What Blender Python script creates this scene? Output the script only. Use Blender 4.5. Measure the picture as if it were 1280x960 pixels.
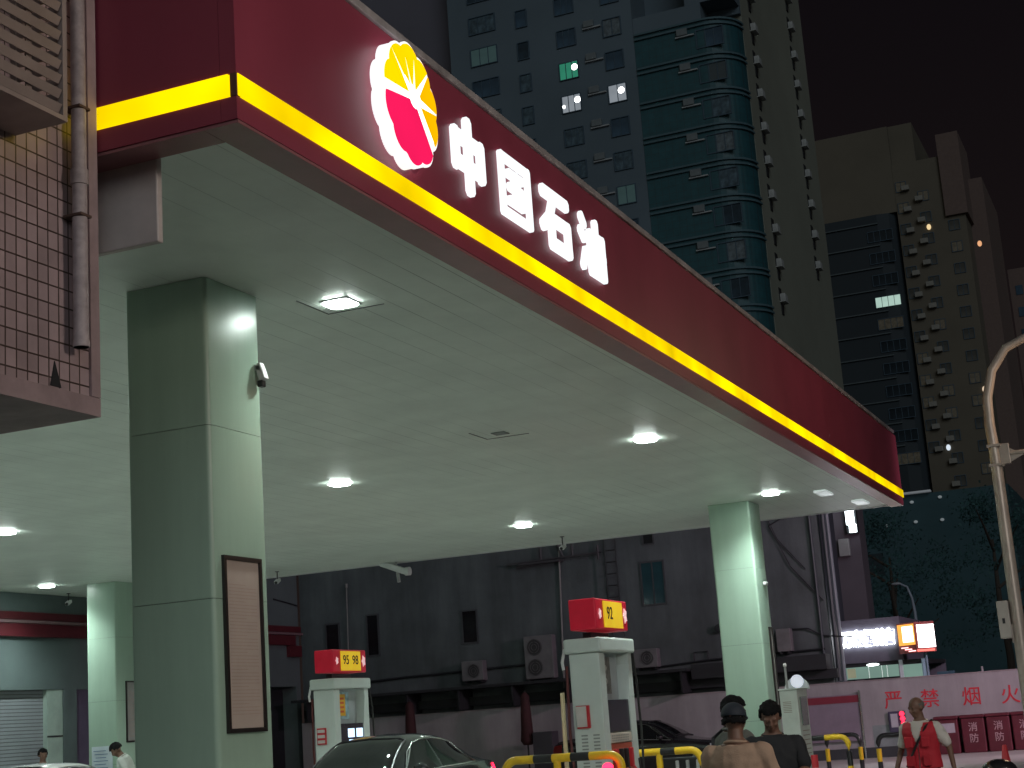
import bpy, bmesh, math, random
import numpy as np
from mathutils import Vector, Matrix, Euler, noise
R = math.radians
random.seed(7)
for o in list(bpy.data.objects): bpy.data.objects.remove(o)
S = bpy.context.scene
COL = S.collection

# ------------------------------------------------------------------ camera
CAMH = 1.68
cam = bpy.data.cameras.new('camera'); cam.sensor_width = 36.0; cam.lens = 1967*36/1280
cam.clip_start = .05; cam.clip_end = 3000
co = bpy.data.objects.new('camera', cam); COL.objects.link(co)
def _n(v): v = np.array(v, float); return v/np.linalg.norm(v)
_Y = _n([857, 364, 1967]); _Z = _n([-654, -9092, 1967]); _Z = _n(_Z-_Y*_Z.dot(_Y))
_Yc = np.array([_Y[0], -_Y[1], -_Y[2]]); _Zc = np.array([_Z[0], -_Z[1], -_Z[2]]); _Xc = np.cross(_Yc, _Zc)
m = Matrix([list(_Xc)+[0], list(_Yc)+[0], list(_Zc)+[CAMH], [0, 0, 0, 1]])
co.matrix_world = m
S.camera = co

# ------------------------------------------------------------------ night sky
w = bpy.data.worlds.new("World"); S.world = w; w.use_nodes = True
nt = w.node_tree; bg = nt.nodes['Background']
tc = nt.nodes.new('ShaderNodeTexCoord'); sp = nt.nodes.new('ShaderNodeSeparateXYZ')
nt.links.new(tc.outputs['Generated'], sp.inputs[0])
def wmath(op, a, b=None, clamp=False):
    n = nt.nodes.new('ShaderNodeMath'); n.operation = op; n.use_clamp = clamp
    for i, v in enumerate((a, b)):
        if v is None: continue
        if isinstance(v, (int, float)): n.inputs[i].default_value = v
        else: nt.links.new(v, n.inputs[i])
    return n.outputs[0]
glow = wmath('MULTIPLY', wmath('ADD', sp.outputs['Y'], -.25), -.9, True)        # added brightness in the sky behind the viewer, fills walls facing it
low = wmath('POWER', wmath('SUBTRACT', 1.0, wmath('ABSOLUTE', sp.outputs['Z'])), 3.0)
def wmix(fac, a, b):
    n = nt.nodes.new('ShaderNodeMix'); n.data_type = 'RGBA'
    nt.links.new(fac, n.inputs['Factor'])
    for s, v in (('A', a), ('B', b)):
        i = [k for k in n.inputs if k.name == s and k.type == 'RGBA'][0]
        if isinstance(v, tuple): i.default_value = (*v, 1)
        else: nt.links.new(v, i)
    return [k for k in n.outputs if k.type == 'RGBA'][0]
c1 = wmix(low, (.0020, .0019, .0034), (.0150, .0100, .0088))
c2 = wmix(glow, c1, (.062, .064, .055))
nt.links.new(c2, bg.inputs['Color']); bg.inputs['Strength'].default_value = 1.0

# weak sun lamp added to brighten the tower and wall faces
sl = bpy.data.lights.new('fill_sun', 'SUN'); sl.energy = .36; sl.angle = R(30); sl.color = (.80, .92, 1.0)
so = bpy.data.objects.new('fill_sun', sl); COL.objects.link(so); so.rotation_euler = (R(68), 0, R(33))
S.view_settings.view_transform = 'Standard'; S.view_settings.look = 'None'
S.view_settings.exposure = 0; S.view_settings.gamma = 1
S.render.resolution_x = 1024; S.render.resolution_y = 768
S.cycles.sample_clamp_indirect = 4; S.cycles.max_bounces = 7; S.cycles.diffuse_bounces = 4

# ------------------------------------------------------------------ materials
MATS = {}
def mat(name, col, rough=.5, metal=0, var=.12, scale=3.0, bump=0, bscale=40, emit=None, es=0, coat=0, rvar=.0, spec=None):
    if name in MATS: return MATS[name]
    m = bpy.data.materials.new(name); m.use_nodes = True; t = m.node_tree; p = t.nodes['Principled BSDF']
    p.inputs['Roughness'].default_value = rough; p.inputs['Metallic'].default_value = metal
    p.inputs['Coat Weight'].default_value = coat
    if spec is not None: p.inputs['Specular IOR Level'].default_value = spec
    c = t.nodes.new('ShaderNodeTexCoord'); n = t.nodes.new('ShaderNodeTexNoise')
    n.inputs['Scale'].default_value = scale; n.inputs['Detail'].default_value = 6; n.inputs['Roughness'].default_value = .6
    t.links.new(c.outputs['Object'], n.inputs['Vector'])
    r = t.nodes.new('ShaderNodeValToRGB'); r.color_ramp.elements[0].position = .3; r.color_ramp.elements[1].position = .7
    r.color_ramp.elements[0].color = (*[x*(1-var) for x in col], 1); r.color_ramp.elements[1].color = (*[min(1, x*(1+var)) for x in col], 1)
    t.links.new(n.outputs['Fac'], r.inputs['Fac']); t.links.new(r.outputs['Color'], p.inputs['Base Color'])
    if rvar:
        mr = t.nodes.new('ShaderNodeMapRange'); mr.inputs['To Min'].default_value = max(0, rough-rvar); mr.inputs['To Max'].default_value = min(1, rough+rvar)
        t.links.new(n.outputs['Fac'], mr.inputs['Value']); t.links.new(mr.outputs[0], p.inputs['Roughness'])
    if bump:
        n2 = t.nodes.new('ShaderNodeTexNoise'); n2.inputs['Scale'].default_value = bscale; n2.inputs['Detail'].default_value = 4
        t.links.new(c.outputs['Object'], n2.inputs['Vector'])
        b = t.nodes.new('ShaderNodeBump'); b.inputs['Strength'].default_value = bump; b.inputs['Distance'].default_value = .01
        t.links.new(n2.outputs['Fac'], b.inputs['Height']); t.links.new(b.outputs[0], p.inputs['Normal'])
    if emit:
        p.inputs['Emission Color'].default_value = (*emit, 1); p.inputs['Emission Strength'].default_value = es
    MATS[name] = m; return m
def N(t, kind, **kw):
    n = t.nodes.new(kind)
    for k, v in kw.items(): setattr(n, k, v)
    return n
def M_(t, op, a, b=None, c=None):
    n = t.nodes.new('ShaderNodeMath'); n.operation = op
    for i, v in enumerate((a, b, c)):
        if v is None: continue
        if isinstance(v, (int, float)): n.inputs[i].default_value = v
        else: t.links.new(v, n.inputs[i])
    return n.outputs[0]
def line_mat(name, col, axes, gap=.012, gcol=(.02, .02, .02), rough=.5, breakup=None, bump=.5, offs=(0, 0, 0), var=.1, cellvar=0):
    """panels, boards or tiles: axes = {axis index: pitch}; joints are real grooves in the surface's bump and colour"""
    m = mat(name, col, rough, var=var, scale=1.3); t = m.node_tree; p = t.nodes['Principled BSDF']
    src = p.inputs['Base Color'].links[0].from_socket
    c = N(t, 'ShaderNodeTexCoord'); s = N(t, 'ShaderNodeSeparateXYZ'); t.links.new(c.outputs['Object'], s.inputs[0])
    tot = None; cells = []
    for a, pitch in axes.items():
        u = M_(t, 'DIVIDE', M_(t, 'ADD', s.outputs[a], 100.0+offs[a]), pitch)
        fr = M_(t, 'FRACT', u); cells.append(M_(t, 'FLOOR', u))
        l = M_(t, 'LESS_THAN', fr, gap/pitch)
        tot = l if tot is None else M_(t, 'MAXIMUM', tot, l)
    if breakup:
        n = N(t, 'ShaderNodeTexNoise'); n.inputs['Scale'].default_value = breakup; t.links.new(c.outputs['Object'], n.inputs['Vector'])
        f = M_(t, 'MULTIPLY', M_(t, 'SUBTRACT', n.outputs['Fac'], .35), 3.0); n_ = f.node; n_.use_clamp = True
        tot = M_(t, 'MULTIPLY', tot, f)
    if cellvar:
        cb = N(t, 'ShaderNodeCombineXYZ')
        for i, q in enumerate(cells): t.links.new(q, cb.inputs[i])
        wn = N(t, 'ShaderNodeTexWhiteNoise'); wn.noise_dimensions = '3D'; t.links.new(cb.outputs[0], wn.inputs['Vector'])
        hs = N(t, 'ShaderNodeHueSaturation'); t.links.new(src, hs.inputs['Color'])
        t.links.new(M_(t, 'ADD', M_(t, 'MULTIPLY', wn.outputs['Value'], cellvar), 1-cellvar/2), hs.inputs['Value']); src = hs.outputs['Color']
    mx = N(t, 'ShaderNodeMix', data_type='RGBA'); t.links.new(tot, mx.inputs['Factor'])
    ia, ib = [k for k in mx.inputs if k.type == 'RGBA'][:2]
    t.links.new(src, ia); ib.default_value = (*gcol, 1)
    t.links.new([k for k in mx.outputs if k.type == 'RGBA'][0], p.inputs['Base Color'])
    b = N(t, 'ShaderNodeBump'); b.inputs['Strength'].default_value = bump; b.inputs['Distance'].default_value = .01; b.invert = True
    t.links.new(tot, b.inputs['Height']); t.links.new(b.outputs[0], p.inputs['Normal'])
    return m
def emat(name, col, s, lo=.88, sc=1.2):
    if name in MATS: return MATS[name]
    m = bpy.data.materials.new(name); m.use_nodes = True; t = m.node_tree; t.nodes.remove(t.nodes['Principled BSDF'])
    e = t.nodes.new('ShaderNodeEmission'); e.inputs['Strength'].default_value = s
    n = t.nodes.new('ShaderNodeTexNoise'); n.inputs['Scale'].default_value = sc
    r = t.nodes.new('ShaderNodeValToRGB'); r.color_ramp.elements[0].color = (*[x*lo for x in col], 1); r.color_ramp.elements[0].position = .3; r.color_ramp.elements[1].position = .6; r.color_ramp.elements[1].color = (*col, 1)
    c = t.nodes.new('ShaderNodeTexCoord'); t.links.new(c.outputs['Object'], n.inputs['Vector']); t.links.new(n.outputs['Fac'], r.inputs[0])
    t.links.new(r.outputs[0], e.inputs['Color']); t.links.new(e.outputs[0], t.nodes['Material Output'].inputs['Surface'])
    MATS[name] = m; return m

# ------------------------------------------------------------------ mesh helpers
class G:
    def __init__(s): s.b = bmesh.new()
    def box(s, x0, x1, y0, y1, z0, z1, bev=0, seg=2, rot=None):
        r = bmesh.ops.create_cube(s.b, size=1)['verts']
        cx, cy, cz = (x0+x1)/2, (y0+y1)/2, (z0+z1)/2
        for v in r:
            v.co = Vector((v.co.x*(x1-x0), v.co.y*(y1-y0), v.co.z*(z1-z0)))
        if bev:
            es = {e for v in r for e in v.link_edges}
            g = bmesh.ops.bevel(s.b, geom=list(es), offset=bev, segments=seg, affect='EDGES', profile=.5)
            r = list({v for f in g['faces'] for v in f.verts} | {v for v in r if v.is_valid})
        for v in r:
            if rot: v.co = rot @ v.co
            v.co += Vector((cx, cy, cz))
        return s
    def tube(s, pts, r, n=10, cap=True):
        pts = [Vector(p) for p in pts]; rr = r if isinstance(r, (list, tuple)) else [r]*len(pts)
        rings = []; up = None
        for i, p in enumerate(pts):
            d = (pts[min(i+1, len(pts)-1)]-pts[max(i-1, 0)]).normalized()
            if up is None: up = Vector((0, 0, 1)) if abs(d.z) < .9 else Vector((1, 0, 0))
            a = d.cross(up).normalized(); b = d.cross(a).normalized(); up = a.cross(d) if False else -b if False else up
            rings.append([s.b.verts.new(p+(a*math.cos(t)+b*math.sin(t))*rr[i]) for t in [2*math.pi*k/n for k in range(n)]])
        for A, B in zip(rings, rings[1:]):
            for k in range(n): s.b.faces.new((A[k], A[(k+1) % n], B[(k+1) % n], B[k]))
        if cap: s.b.faces.new(rings[0][::-1]); s.b.faces.new(rings[-1])
        return s
    def lathe(s, prof, c=(0, 0, 0), n=24, axis='z'):
        rings = []
        for r, z in prof:
            ring = []
            for k in range(n):
                a = 2*math.pi*k/n; v = (r*math.cos(a), r*math.sin(a), z)
                if axis == 'y': v = (v[0], v[2], v[1])
                if axis == 'x': v = (v[2], v[0], v[1])
                ring.append(s.b.verts.new(Vector(v)+Vector(c)))
            rings.append(ring)
        for A, B in zip(rings, rings[1:]):
            for k in range(n): s.b.faces.new((A[k], A[(k+1) % n], B[(k+1) % n], B[k]))
        s.b.faces.new(rings[0][::-1]); s.b.faces.new(rings[-1]); return s
    def ell(s, c, r, rot=None, u=20, v=14):
        q = bmesh.ops.create_uvsphere(s.b, u_segments=u, v_segments=v, radius=1)['verts']
        for a in q:
            p = Vector((a.co.x*r[0], a.co.y*r[1], a.co.z*r[2]))
            if rot: p = rot @ p
            a.co = p+Vector(c)
        return s
    def prism(s, poly, d0, d1, axis='x'):
        """poly of (u, v); x: (y, z) polygon swept along x; y: (x, z) along y; z: (x, y) along z"""
        f = {'x': lambda u, v, d: (d, u, v), 'y': lambda u, v, d: (u, d, v), 'z': lambda u, v, d: (u, v, d)}[axis]
        A = [s.b.verts.new(f(u, v, d0)) for u, v in poly]; B = [s.b.verts.new(f(u, v, d1)) for u, v in poly]
        n = len(poly)
        for k in range(n): s.b.faces.new((A[k], A[(k+1) % n], B[(k+1) % n], B[k]))
        s.b.faces.new(A[::-1]); s.b.faces.new(B); return s
    def poly(s, pts):
        s.b.faces.new([s.b.verts.new(p) for p in pts]); return s
def wloc(o):
    v = Vector((0, 0, 0))
    while o is not None: v = v+o.location; o = o.parent
    return v
KMAP = None
def obj(name, g, m, parent=None, world=True, smooth=None, base=None):
    """link a G (or mesh) as ONE mesh object; coordinates are in the world unless world=False"""
    if isinstance(g, G):
        bmesh.ops.recalc_face_normals(g.b, faces=g.b.faces)
        me = bpy.data.meshes.new(name); g.b.to_mesh(me); g.b.free()
    else: me = g
    if KMAP:
        for v in me.vertices: v.co = KMAP(v.co)
    if m: me.materials.clear(); me.materials.append(m)
    o = bpy.data.objects.new(name, me); COL.objects.link(o); o.parent = parent
    if parent is not None:
        if world: me.transform(Matrix.Translation(-wloc(parent)))
    elif world:
        if base is None:
            cs = np.array([v.co[:] for v in me.vertices]); lo, hi = cs.min(0), cs.max(0)
            base = ((lo[0]+hi[0])/2, (lo[1]+hi[1])/2, lo[2])
        me.transform(Matrix.Translation(-Vector(base))); o.location = base
    if smooth is not None:
        for p in me.polygons: p.use_smooth = True
        me.set_sharp_from_angle(angle=R(smooth))
    return o
def tag(o, label, cat, group=None, kind=None):
    o['label'] = label
    if cat: o['category'] = cat
    if group: o['group'] = group
    if kind: o['kind'] = kind
    return o
def thing(name, label, cat, loc=(0, 0, 0), rz=0, group=None):
    o = bpy.data.objects.new(name, None); COL.objects.link(o); o.location = loc; o.rotation_euler = (0, 0, rz); o.empty_display_size = .1
    return tag(o, label, cat, group)
def struct(name, g, m, **k):
    o = obj(name, g, m, base=(0, 0, 0), **k); o['kind'] = 'structure'; return o
def dup(o, loc, rz=None, label=None, group=None, parent=None):
    c = o.copy(); COL.objects.link(c); c.parent = parent
    if parent is None:
        c.location = loc
        if rz is not None: c.rotation_euler = (0, 0, rz)
        if label: c['label'] = label
        if group: c['group'] = group
    for ch in list(o.children): dup(ch, None, parent=c)
    return c
def text(name, s, size, m, parent, loc, rot, ext=.005, off=0, sx=1, world=True, res=6, base=None, align='CENTER'):
    cu = bpy.data.curves.new('t', 'FONT'); cu.body = s; cu.size = size; cu.extrude = ext; cu.offset = off; cu.align_x = align; cu.align_y = 'CENTER'; cu.resolution_u = res
    o = bpy.data.objects.new('t', cu); COL.objects.link(o)
    dg = bpy.context.evaluated_depsgraph_get(); me = bpy.data.meshes.new_from_object(o.evaluated_get(dg))
    bpy.data.objects.remove(o); me.name = name
    me.transform(Matrix.Translation(loc) @ Euler(rot).to_matrix().to_4x4() @ Matrix.Diagonal((sx, 1, 1, 1)))
    return obj(name, me, m, parent, world, base=base)
FX = (R(90), 0, R(90)); FY = (R(90), 0, 0)       # writing that faces +x / -y
def baked(o, mods):
    """apply modifiers, returns the new mesh and removes the object"""
    dg = bpy.context.evaluated_depsgraph_get(); dg.update()
    me = bpy.data.meshes.new_from_object(o.evaluated_get(dg)); bpy.data.objects.remove(o); return me
def remesh(g, vox, it=6, fac=.6):
    bmesh.ops.recalc_face_normals(g.b, faces=g.b.faces)
    me = bpy.data.meshes.new('r'); g.b.to_mesh(me); g.b.free()
    o = bpy.data.objects.new('r', me); COL.objects.link(o)
    r = o.modifiers.new('r', 'REMESH'); r.mode = 'VOXEL'; r.voxel_size = vox; r.use_smooth_shade = True
    if it: q = o.modifiers.new('s', 'SMOOTH'); q.iterations = it; q.factor = fac
    return baked(o, None)

# palette -----------------------------------------------------------
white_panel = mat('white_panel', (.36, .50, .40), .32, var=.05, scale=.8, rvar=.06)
soffit_m = line_mat('soffit_boards', (.82, .89, .82), {0: .30}, gap=.008, gcol=(.30, .34, .30), rough=.42, breakup=.35, bump=.2, var=.07)
maroon = mat('maroon_panel', (.27, .042, .072), .45, var=.10, scale=.5, rvar=.08)
maroon_d = mat('maroon_trim', (.17, .03, .04), .45, var=.1)
cap_m = mat('grey_flashing', (.30, .27, .27), .5, var=.2)
dark = mat('dark_void', (.012, .014, .018), .6)
darkmetal = mat('dark_metal', (.03, .032, .036), .45, metal=.3)
concrete = mat('concrete', (.25, .25, .24), .8, var=.25, scale=.9, bump=.3, bscale=20)
blackp = mat('black_plastic', (.015, .016, .018), .35)
whitep = mat('white_plastic', (.7, .72, .72), .35)
greyp = mat('grey_plastic', (.35, .36, .36), .45)
yellowp = mat('yellow_paint', (.75, .48, .02), .35, var=.12, scale=8)
blackpaint = mat('black_paint', (.02, .02, .022), .3, var=.2)
redp = mat('red_paint', (.5, .03, .04), .4)
glass_d = mat('dark_glass', (.006, .008, .010), .03, var=.1)
chrome = mat('chrome', (.6, .62, .62), .15, metal=1)
rubber = mat('rubber', (.02, .02, .02), .8)

def streaks(m, sx, sz, amt):
    t = m.node_tree; p = t.nodes['Principled BSDF']; src = p.inputs['Base Color'].links[0].from_socket
    c = N(t, 'ShaderNodeTexCoord'); mp = N(t, 'ShaderNodeMapping'); mp.inputs['Scale'].default_value = (sx, sx, sz); t.links.new(c.outputs['Object'], mp.inputs[0])
    n = N(t, 'ShaderNodeTexNoise'); n.inputs['Scale'].default_value = 1; n.inputs['Detail'].default_value = 7; n.inputs['Roughness'].default_value = .65; t.links.new(mp.outputs[0], n.inputs['Vector'])
    hs = N(t, 'ShaderNodeHueSaturation'); t.links.new(src, hs.inputs['Color'])
    v = M_(t, 'ADD', M_(t, 'MULTIPLY', M_(t, 'SUBTRACT', n.outputs['Fac'], .5), amt), 1.0); t.links.new(v, hs.inputs['Value']); t.links.new(hs.outputs['Color'], p.inputs['Base Color'])
    return m
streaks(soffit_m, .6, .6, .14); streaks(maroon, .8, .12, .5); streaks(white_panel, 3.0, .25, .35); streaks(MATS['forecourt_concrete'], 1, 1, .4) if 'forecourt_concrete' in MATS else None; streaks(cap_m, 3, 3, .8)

# ------------------------------------------------------------------ ground
g = G(); g.poly([(-900, -300, 0), (900, -300, 0), (900, 1500, 0), (-900, 1500, 0)])
struct('ground', g, mat('asphalt', (.055, .055, .058), .7, var=.3, scale=.7, bump=.5, bscale=60))
g = G(); g.box(-60, -3.6, 9.2, 43.0, -.1, .15, bev=.02)
struct('forecourt', g, mat('forecourt_concrete', (.52, .54, .50), .45, var=.18, scale=.5, bump=.2, bscale=30, rvar=.12))
g = G()
for yy in (17, 27, 36): g.box(-3.4, -3.3+8, yy, yy+.12, -.01, .008)
for i, (x, y0, y1) in enumerate([(-7.69, 9.9, 32.2), (-23.3, 26.0, 32.2), (-15.3, 24.6, 29.6), (-15.3, 10.2, 14.0)]):
    g2 = G(); g2.box(x-.65, x+.65, y0, y1, .149, .30, bev=.04)
    o = struct('island_kerb', g2, mat('kerb_concrete', (.33, .33, .31), .7, var=.25, scale=2))
g.b.free()

# ------------------------------------------------------------------ canopy
XF, YF, YB, XL, H = -5.10, 8.11, 33.25, -25.68, 5.60
cn = thing('station_canopy', 'flat maroon petrol station canopy with glowing yellow stripe and pale green soffit', 'canopy', (-15, 20, 0))
g = G(); g.box(XL, -5.32, 8.34, YB, H, H+.05); obj('soffit', g, soffit_m, cn)
g = G(); g.box(XL, XF-.25, 8.4, YB-.02, 6.9, 7.0); obj('roof', g, concrete, cn)
g = G(); 
for z0, z1 in ((5.58, 5.735), (5.895, 7.04)):
    g.box(XF-.12, XF, 8.11, 33.32, z0, z1); 
obj('side_fascia', g, maroon, cn)
g = G()
for z0, z1 in ((5.58, 5.735), (5.895, 7.04)): g.box(XL, XF-.123, YF, YF+.12, z0, z1)
obj('front_fascia', g, maroon, cn)
g = G()
g.box(XL, XF-.123, YB+.004, YB+.07, 5.64, 7.04)
obj('rear_fascia', g, maroon, cn)
g = G(); g.box(XL, XF-.27, YB+.003, YB+.075, 5.585, 5.637); obj('rear_trim', g, whitep, cn)
g = G(); g.box(XF-.15, XF+.03, 8.08, 33.0, 7.043, 7.115, bev=.01); g.box(XL, XF-.153, 8.08, 8.28, 7.043, 7.115, bev=.01); obj('top_flashing', g, cap_m, cn)
g = G(); g.box(XF-.26, XF-.003, 8.12, 33.3, 5.555, 5.577); g.box(XL, XF-.263, 8.12, 8.37, 5.555, 5.577)
obj('underside_trim', g, mat('trim_underside', (.30, .12, .13), .35, var=.1), cn)
band = emat('yellow_light', (1.0, .69, .0), 1.45, .52, .9)
# light band in lengths with a thin joint between them
ys = [8.112]+[9.35, 11.25, 13.36, 15.3, 17.2, 19.05, 21, 22.9, 24.8, 26.7, 28.6, 30.5]+[33.4]
g = G()
for a, b in zip(ys, ys[1:]): g.box(XF-.1, XF+.012, a+.006, b-.006, 5.738, 5.892, bev=.004, seg=1)
obj('side_light_band', g, band, cn)
xs = [XF-.01, -7.05, -9, -11, -13, -15, -17, -19, -21, -23, XL]
g = G()
for a, b in zip(xs, xs[1:]): g.box(b+.006, a-.006-(.04 if a == xs[0] else 0), YF-.012, YF+.1, 5.738, 5.892, bev=.004, seg=1)
obj('front_light_band', g, band, cn)
g = G(); g.box(XF-.045, XF+.004, YF-.004, YF+.04, 5.737, 5.893); obj('corner_joint', g, mat('burnt_joint', (.12, .05, .03), .7), cn)

# columns
def column(x, y, label):
    t = thing('canopy_column', label, 'column', (x, y, .15), 0, 'white panelled columns holding the canopy')
    g = G(); zs = [.30, 1.42, 2.86, 4.31, 5.598]
    zs = [z for z in zs]
    rp = [(x+sx*(.415-.045)+.045*math.cos(q), y+sy*(.42-.045)+.045*math.sin(q)) for sx, sy, q0 in ((1, 1, 0), (-1, 1, 90), (-1, -1, 180), (1, -1, 270)) for q in [R(q0+15*k) for k in range(7)]]
    for a, b in zip(zs, zs[1:]): g.prism(rp, a+.0025, b-.0025, 'z')
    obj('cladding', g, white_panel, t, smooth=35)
    g = G(); g.box(x-.40, x+.40, y-.405, y+.405, .149, 5.59, bev=.03); obj('core', g, mat('joint_grey', (.12, .13, .12), .7), t)
    g = G(); g.box(x-.45, x+.45, y-.455, y+.455, .149, .45, bev=.01); obj('plinth', g, mat('plinth_stone', (.10, .10, .1), .5), t)
    return t
column(-7.69, 11.38, 'thick canopy column in the left foreground, green in shade with framed notice on its right side')
column(-7.92, 30.25, 'pale canopy column behind the group of three people, nearest the white cabinet')
column(-23.3, 30.8, 'pale canopy column at far left beside the man in a white shirt')
column(-23.3, 11.38, 'canopy column out of sight at the near left corner of the canopy')

# downlights
lamp_e = emat('downlight_glow', (.86, 1.0, .93), 75)
for i, (x, y) in enumerate([(-6.76, 12.4), (-12.0, 21.7), (-12.06, 29.35), (-6.86, 21.6), (-6.88, 29.1), (-18.8, 21.9), (-24.3, 29.7), (-18.8, 29.5), (-12.3, 12.4), (-18.8, 12.4), (-24.3, 21.8)]):
    lab = ['square downlight in the soffit right of the foreground column top', 'downlight in mid soffit, right of the foreground column',
           'downlight near the rear soffit edge between the two cctv cameras', 'downlight in the soffit left of the far right column, nearer the yellow stripe',
           'downlight touching the top of the right column', 'downlight at the left picture edge above the other left one', 'lowest downlight at left above the shop stripe',
           'downlight hidden behind the foreground column', 'downlight behind the tiled building corner', 'downlight over the hidden front left of forecourt', 'downlight by the shop front, out of frame'][i]
    t = thing('ceiling_light', lab, 'downlight', (x, y, H), 0, 'downlights in the canopy soffit')
    g = G(); g.box(-.14, .14, -.14, .14, -.030, -.012, bev=.045, seg=1) if False else g.prism([(-.09, -.14), (.09, -.14), (.14, -.09), (.14, .09), (.09, .14), (-.09, .14), (-.14, .09), (-.14, -.09)], -.036 if i else -.024, -.018, 'z')
    obj('diffuser', g, lamp_e, t, world=False)
    g = G(); g.box(-.146, .146, -.146, .146, -.017, -.002, bev=.006); obj('frame', g, whitep, t, world=False)
    li = bpy.data.lights.new('downlight_beam', 'SPOT'); li.energy = 880*(.22 if i == 0 else 1); li.color = (.88, 1.0, .96); li.spot_size = R(136); li.spot_blend = 1.0; li.shadow_soft_size = .12
    lo = bpy.data.objects.new('downlight_beam', li); COL.objects.link(lo); lo.parent = t; lo.location = (0, 0, -.04)
    if i in (0,):
        g = G(); g.box(-.30, .30, .29, .30, -.006, -.001); g.box(-.30, -.29, -.29, .285, -.006, -.001); obj('panel_joint', g, darkmetal, t, world=False)
t = thing('access_hatch', 'small square hatch in the middle of the canopy soffit', 'hatch', (-8.3, 19.6, H))
g = G(); g.box(-.34, .30, .30, .315, -.006, -.001); g.box(-.34, -.325, -.3, .297, -.006, -.001); obj('hatch_joint', g, darkmetal, t, world=False)
g = G(); g.box(-.10, .10, -.10, .10, -.014, -.002, bev=.004); obj('grille', g, mat('grille_grey', (.16, .18, .17), .5), t, world=False)
# thin strip lights at the far corner
for i, (x, y) in enumerate([(-5.75, 32.0), (-6.05, 29.9)]):
    g = G(); g.box(x-.12, x+.12, y-.35, y+.35, H-.04, H-.004, bev=.008)
    tag(obj('strip_fitting', g, mat('strip_white', (.8, .82, .82), .3, emit=(.9, 1, 1), es=.35 if i == 0 else .05), base=(x, y, H)),
        ['white strip fitting under the far right canopy corner', 'dim white strip fitting a little before the far canopy corner'][i], 'light')

# ------------------------------------------------------------------ emblem and letters on the side fascia
def wob(a, r, n=10): return r*(1+.045*abs(math.sin(a*n/2)))
em = thing('fascia_emblem', 'round lit flower emblem, yellow above and magenta below with a white starburst', 'emblem', (XF, 10.42, 6.45))
def ring(r, n=120, c=(10.42, 6.45)):
    out = []
    for k in range(n):
        a = 2*math.pi*k/n+math.pi/10
        rr = r*(.93+.09*abs(math.sin(5*(a)))**.7)
        out.append((c[0]+.92*rr*math.cos(a), c[1]+1.0*rr*math.sin(a)))
    return out
glow_w = emat('white_sign_glow', (.93, .98, 1.0), 1.25)
edge_w = mat('emblem_rim', (.75, .78, .8), .4, emit=(.95, .97, 1.0), es=.95)
g = G(); g.prism(ring(.500), XF+.015, XF+.11); obj('rim', g, edge_w, em)
g = G(); g.prism(ring(.508), XF+.113, XF+.13); obj('face_plate', g, edge_w, em)
C0 = (10.47, 6.51)       # heart of the starburst
def petal(a0, a1, rin, name, m, lift):
    # wedge from the heart to the scalloped outline, with angular gaps
    pts = [(C0[0]+rin*math.cos((a0+a1)/2), C0[1]+rin*math.sin((a0+a1)/2))]
    n = 22
    for k in range(n+1):
        a = a0+(a1-a0)*k/n
        d = Vector((math.cos(a), math.sin(a)))
        # outline hit from C0
        o_ = Vector((C0[0]-10.42, C0[1]-6.45)); lo, hi = 0, 1.2
        for _ in range(24):
            mid = (lo+hi)/2; p = o_+d*mid; aa = math.atan2(p.y, p.x)
            rr = .487*(.93+.09*abs(math.sin(5*aa))**.7)
            if (p.x/.92)**2+p.y**2 < rr*rr: lo = mid
            else: hi = mid
        pts.append((C0[0]+d.x*lo, C0[1]+d.y*lo))
    g = G(); g.prism(pts, XF+.132, XF+.140+lift); return obj(name, g, m, em)
yel = emat('emblem_yellow', (1.0, .63, .0), 1.25); yel2 = emat('emblem_amber', (1.0, .50, .0), 1.15); mag = emat('emblem_magenta', (.95, .012, .11), 1.05)
spans = [(-40, -1.5), (1.5, 46), (50, 84), (85, 110.5), (111.5, 138), (140, 179)]
for i, (a, b) in enumerate(spans): petal(R(a), R(b), .10, 'petal', yel2 if i < 2 else yel, .0)
# magenta lower leaf
g = G(); pts = []
for k in range(41):
    a = R(183+(318-183)*k/40); rr = .487*(.93+.09*abs(math.sin(5*a))**.7); pts.append((10.42+.92*rr*math.cos(a), 6.45+rr*math.sin(a)))
pts += [(10.49, 6.46), (10.42, 6.49)]
g.prism(pts, XF+.132, XF+.140); obj('leaf', g, mag, em)
# star rays over the petals
g = G()
for a, L in ((0, .33), (48, .30), (139, .22), (181, .36), (-43, .40), (22, .10), (110, .12)):
    d = Vector((math.cos(R(a)), math.sin(R(a)))); q = Vector((-d.y, d.x)); c = Vector(C0)
    p = [c-d*.08, c+q*.034+d*.02, c+d*L, c-q*.034+d*.02]
    g.prism([(v.x, v.y) for v in p], XF+.141, XF+.145+random.random()*.003)
g.prism([(C0[0]+.09*math.cos(t*math.pi/8), C0[1]+.08*math.sin(t*math.pi/8)) for t in range(16)], XF+.141, XF+.149)
obj('star', g, emat('star_white', (1, .97, .9), 2.2), em)

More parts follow.
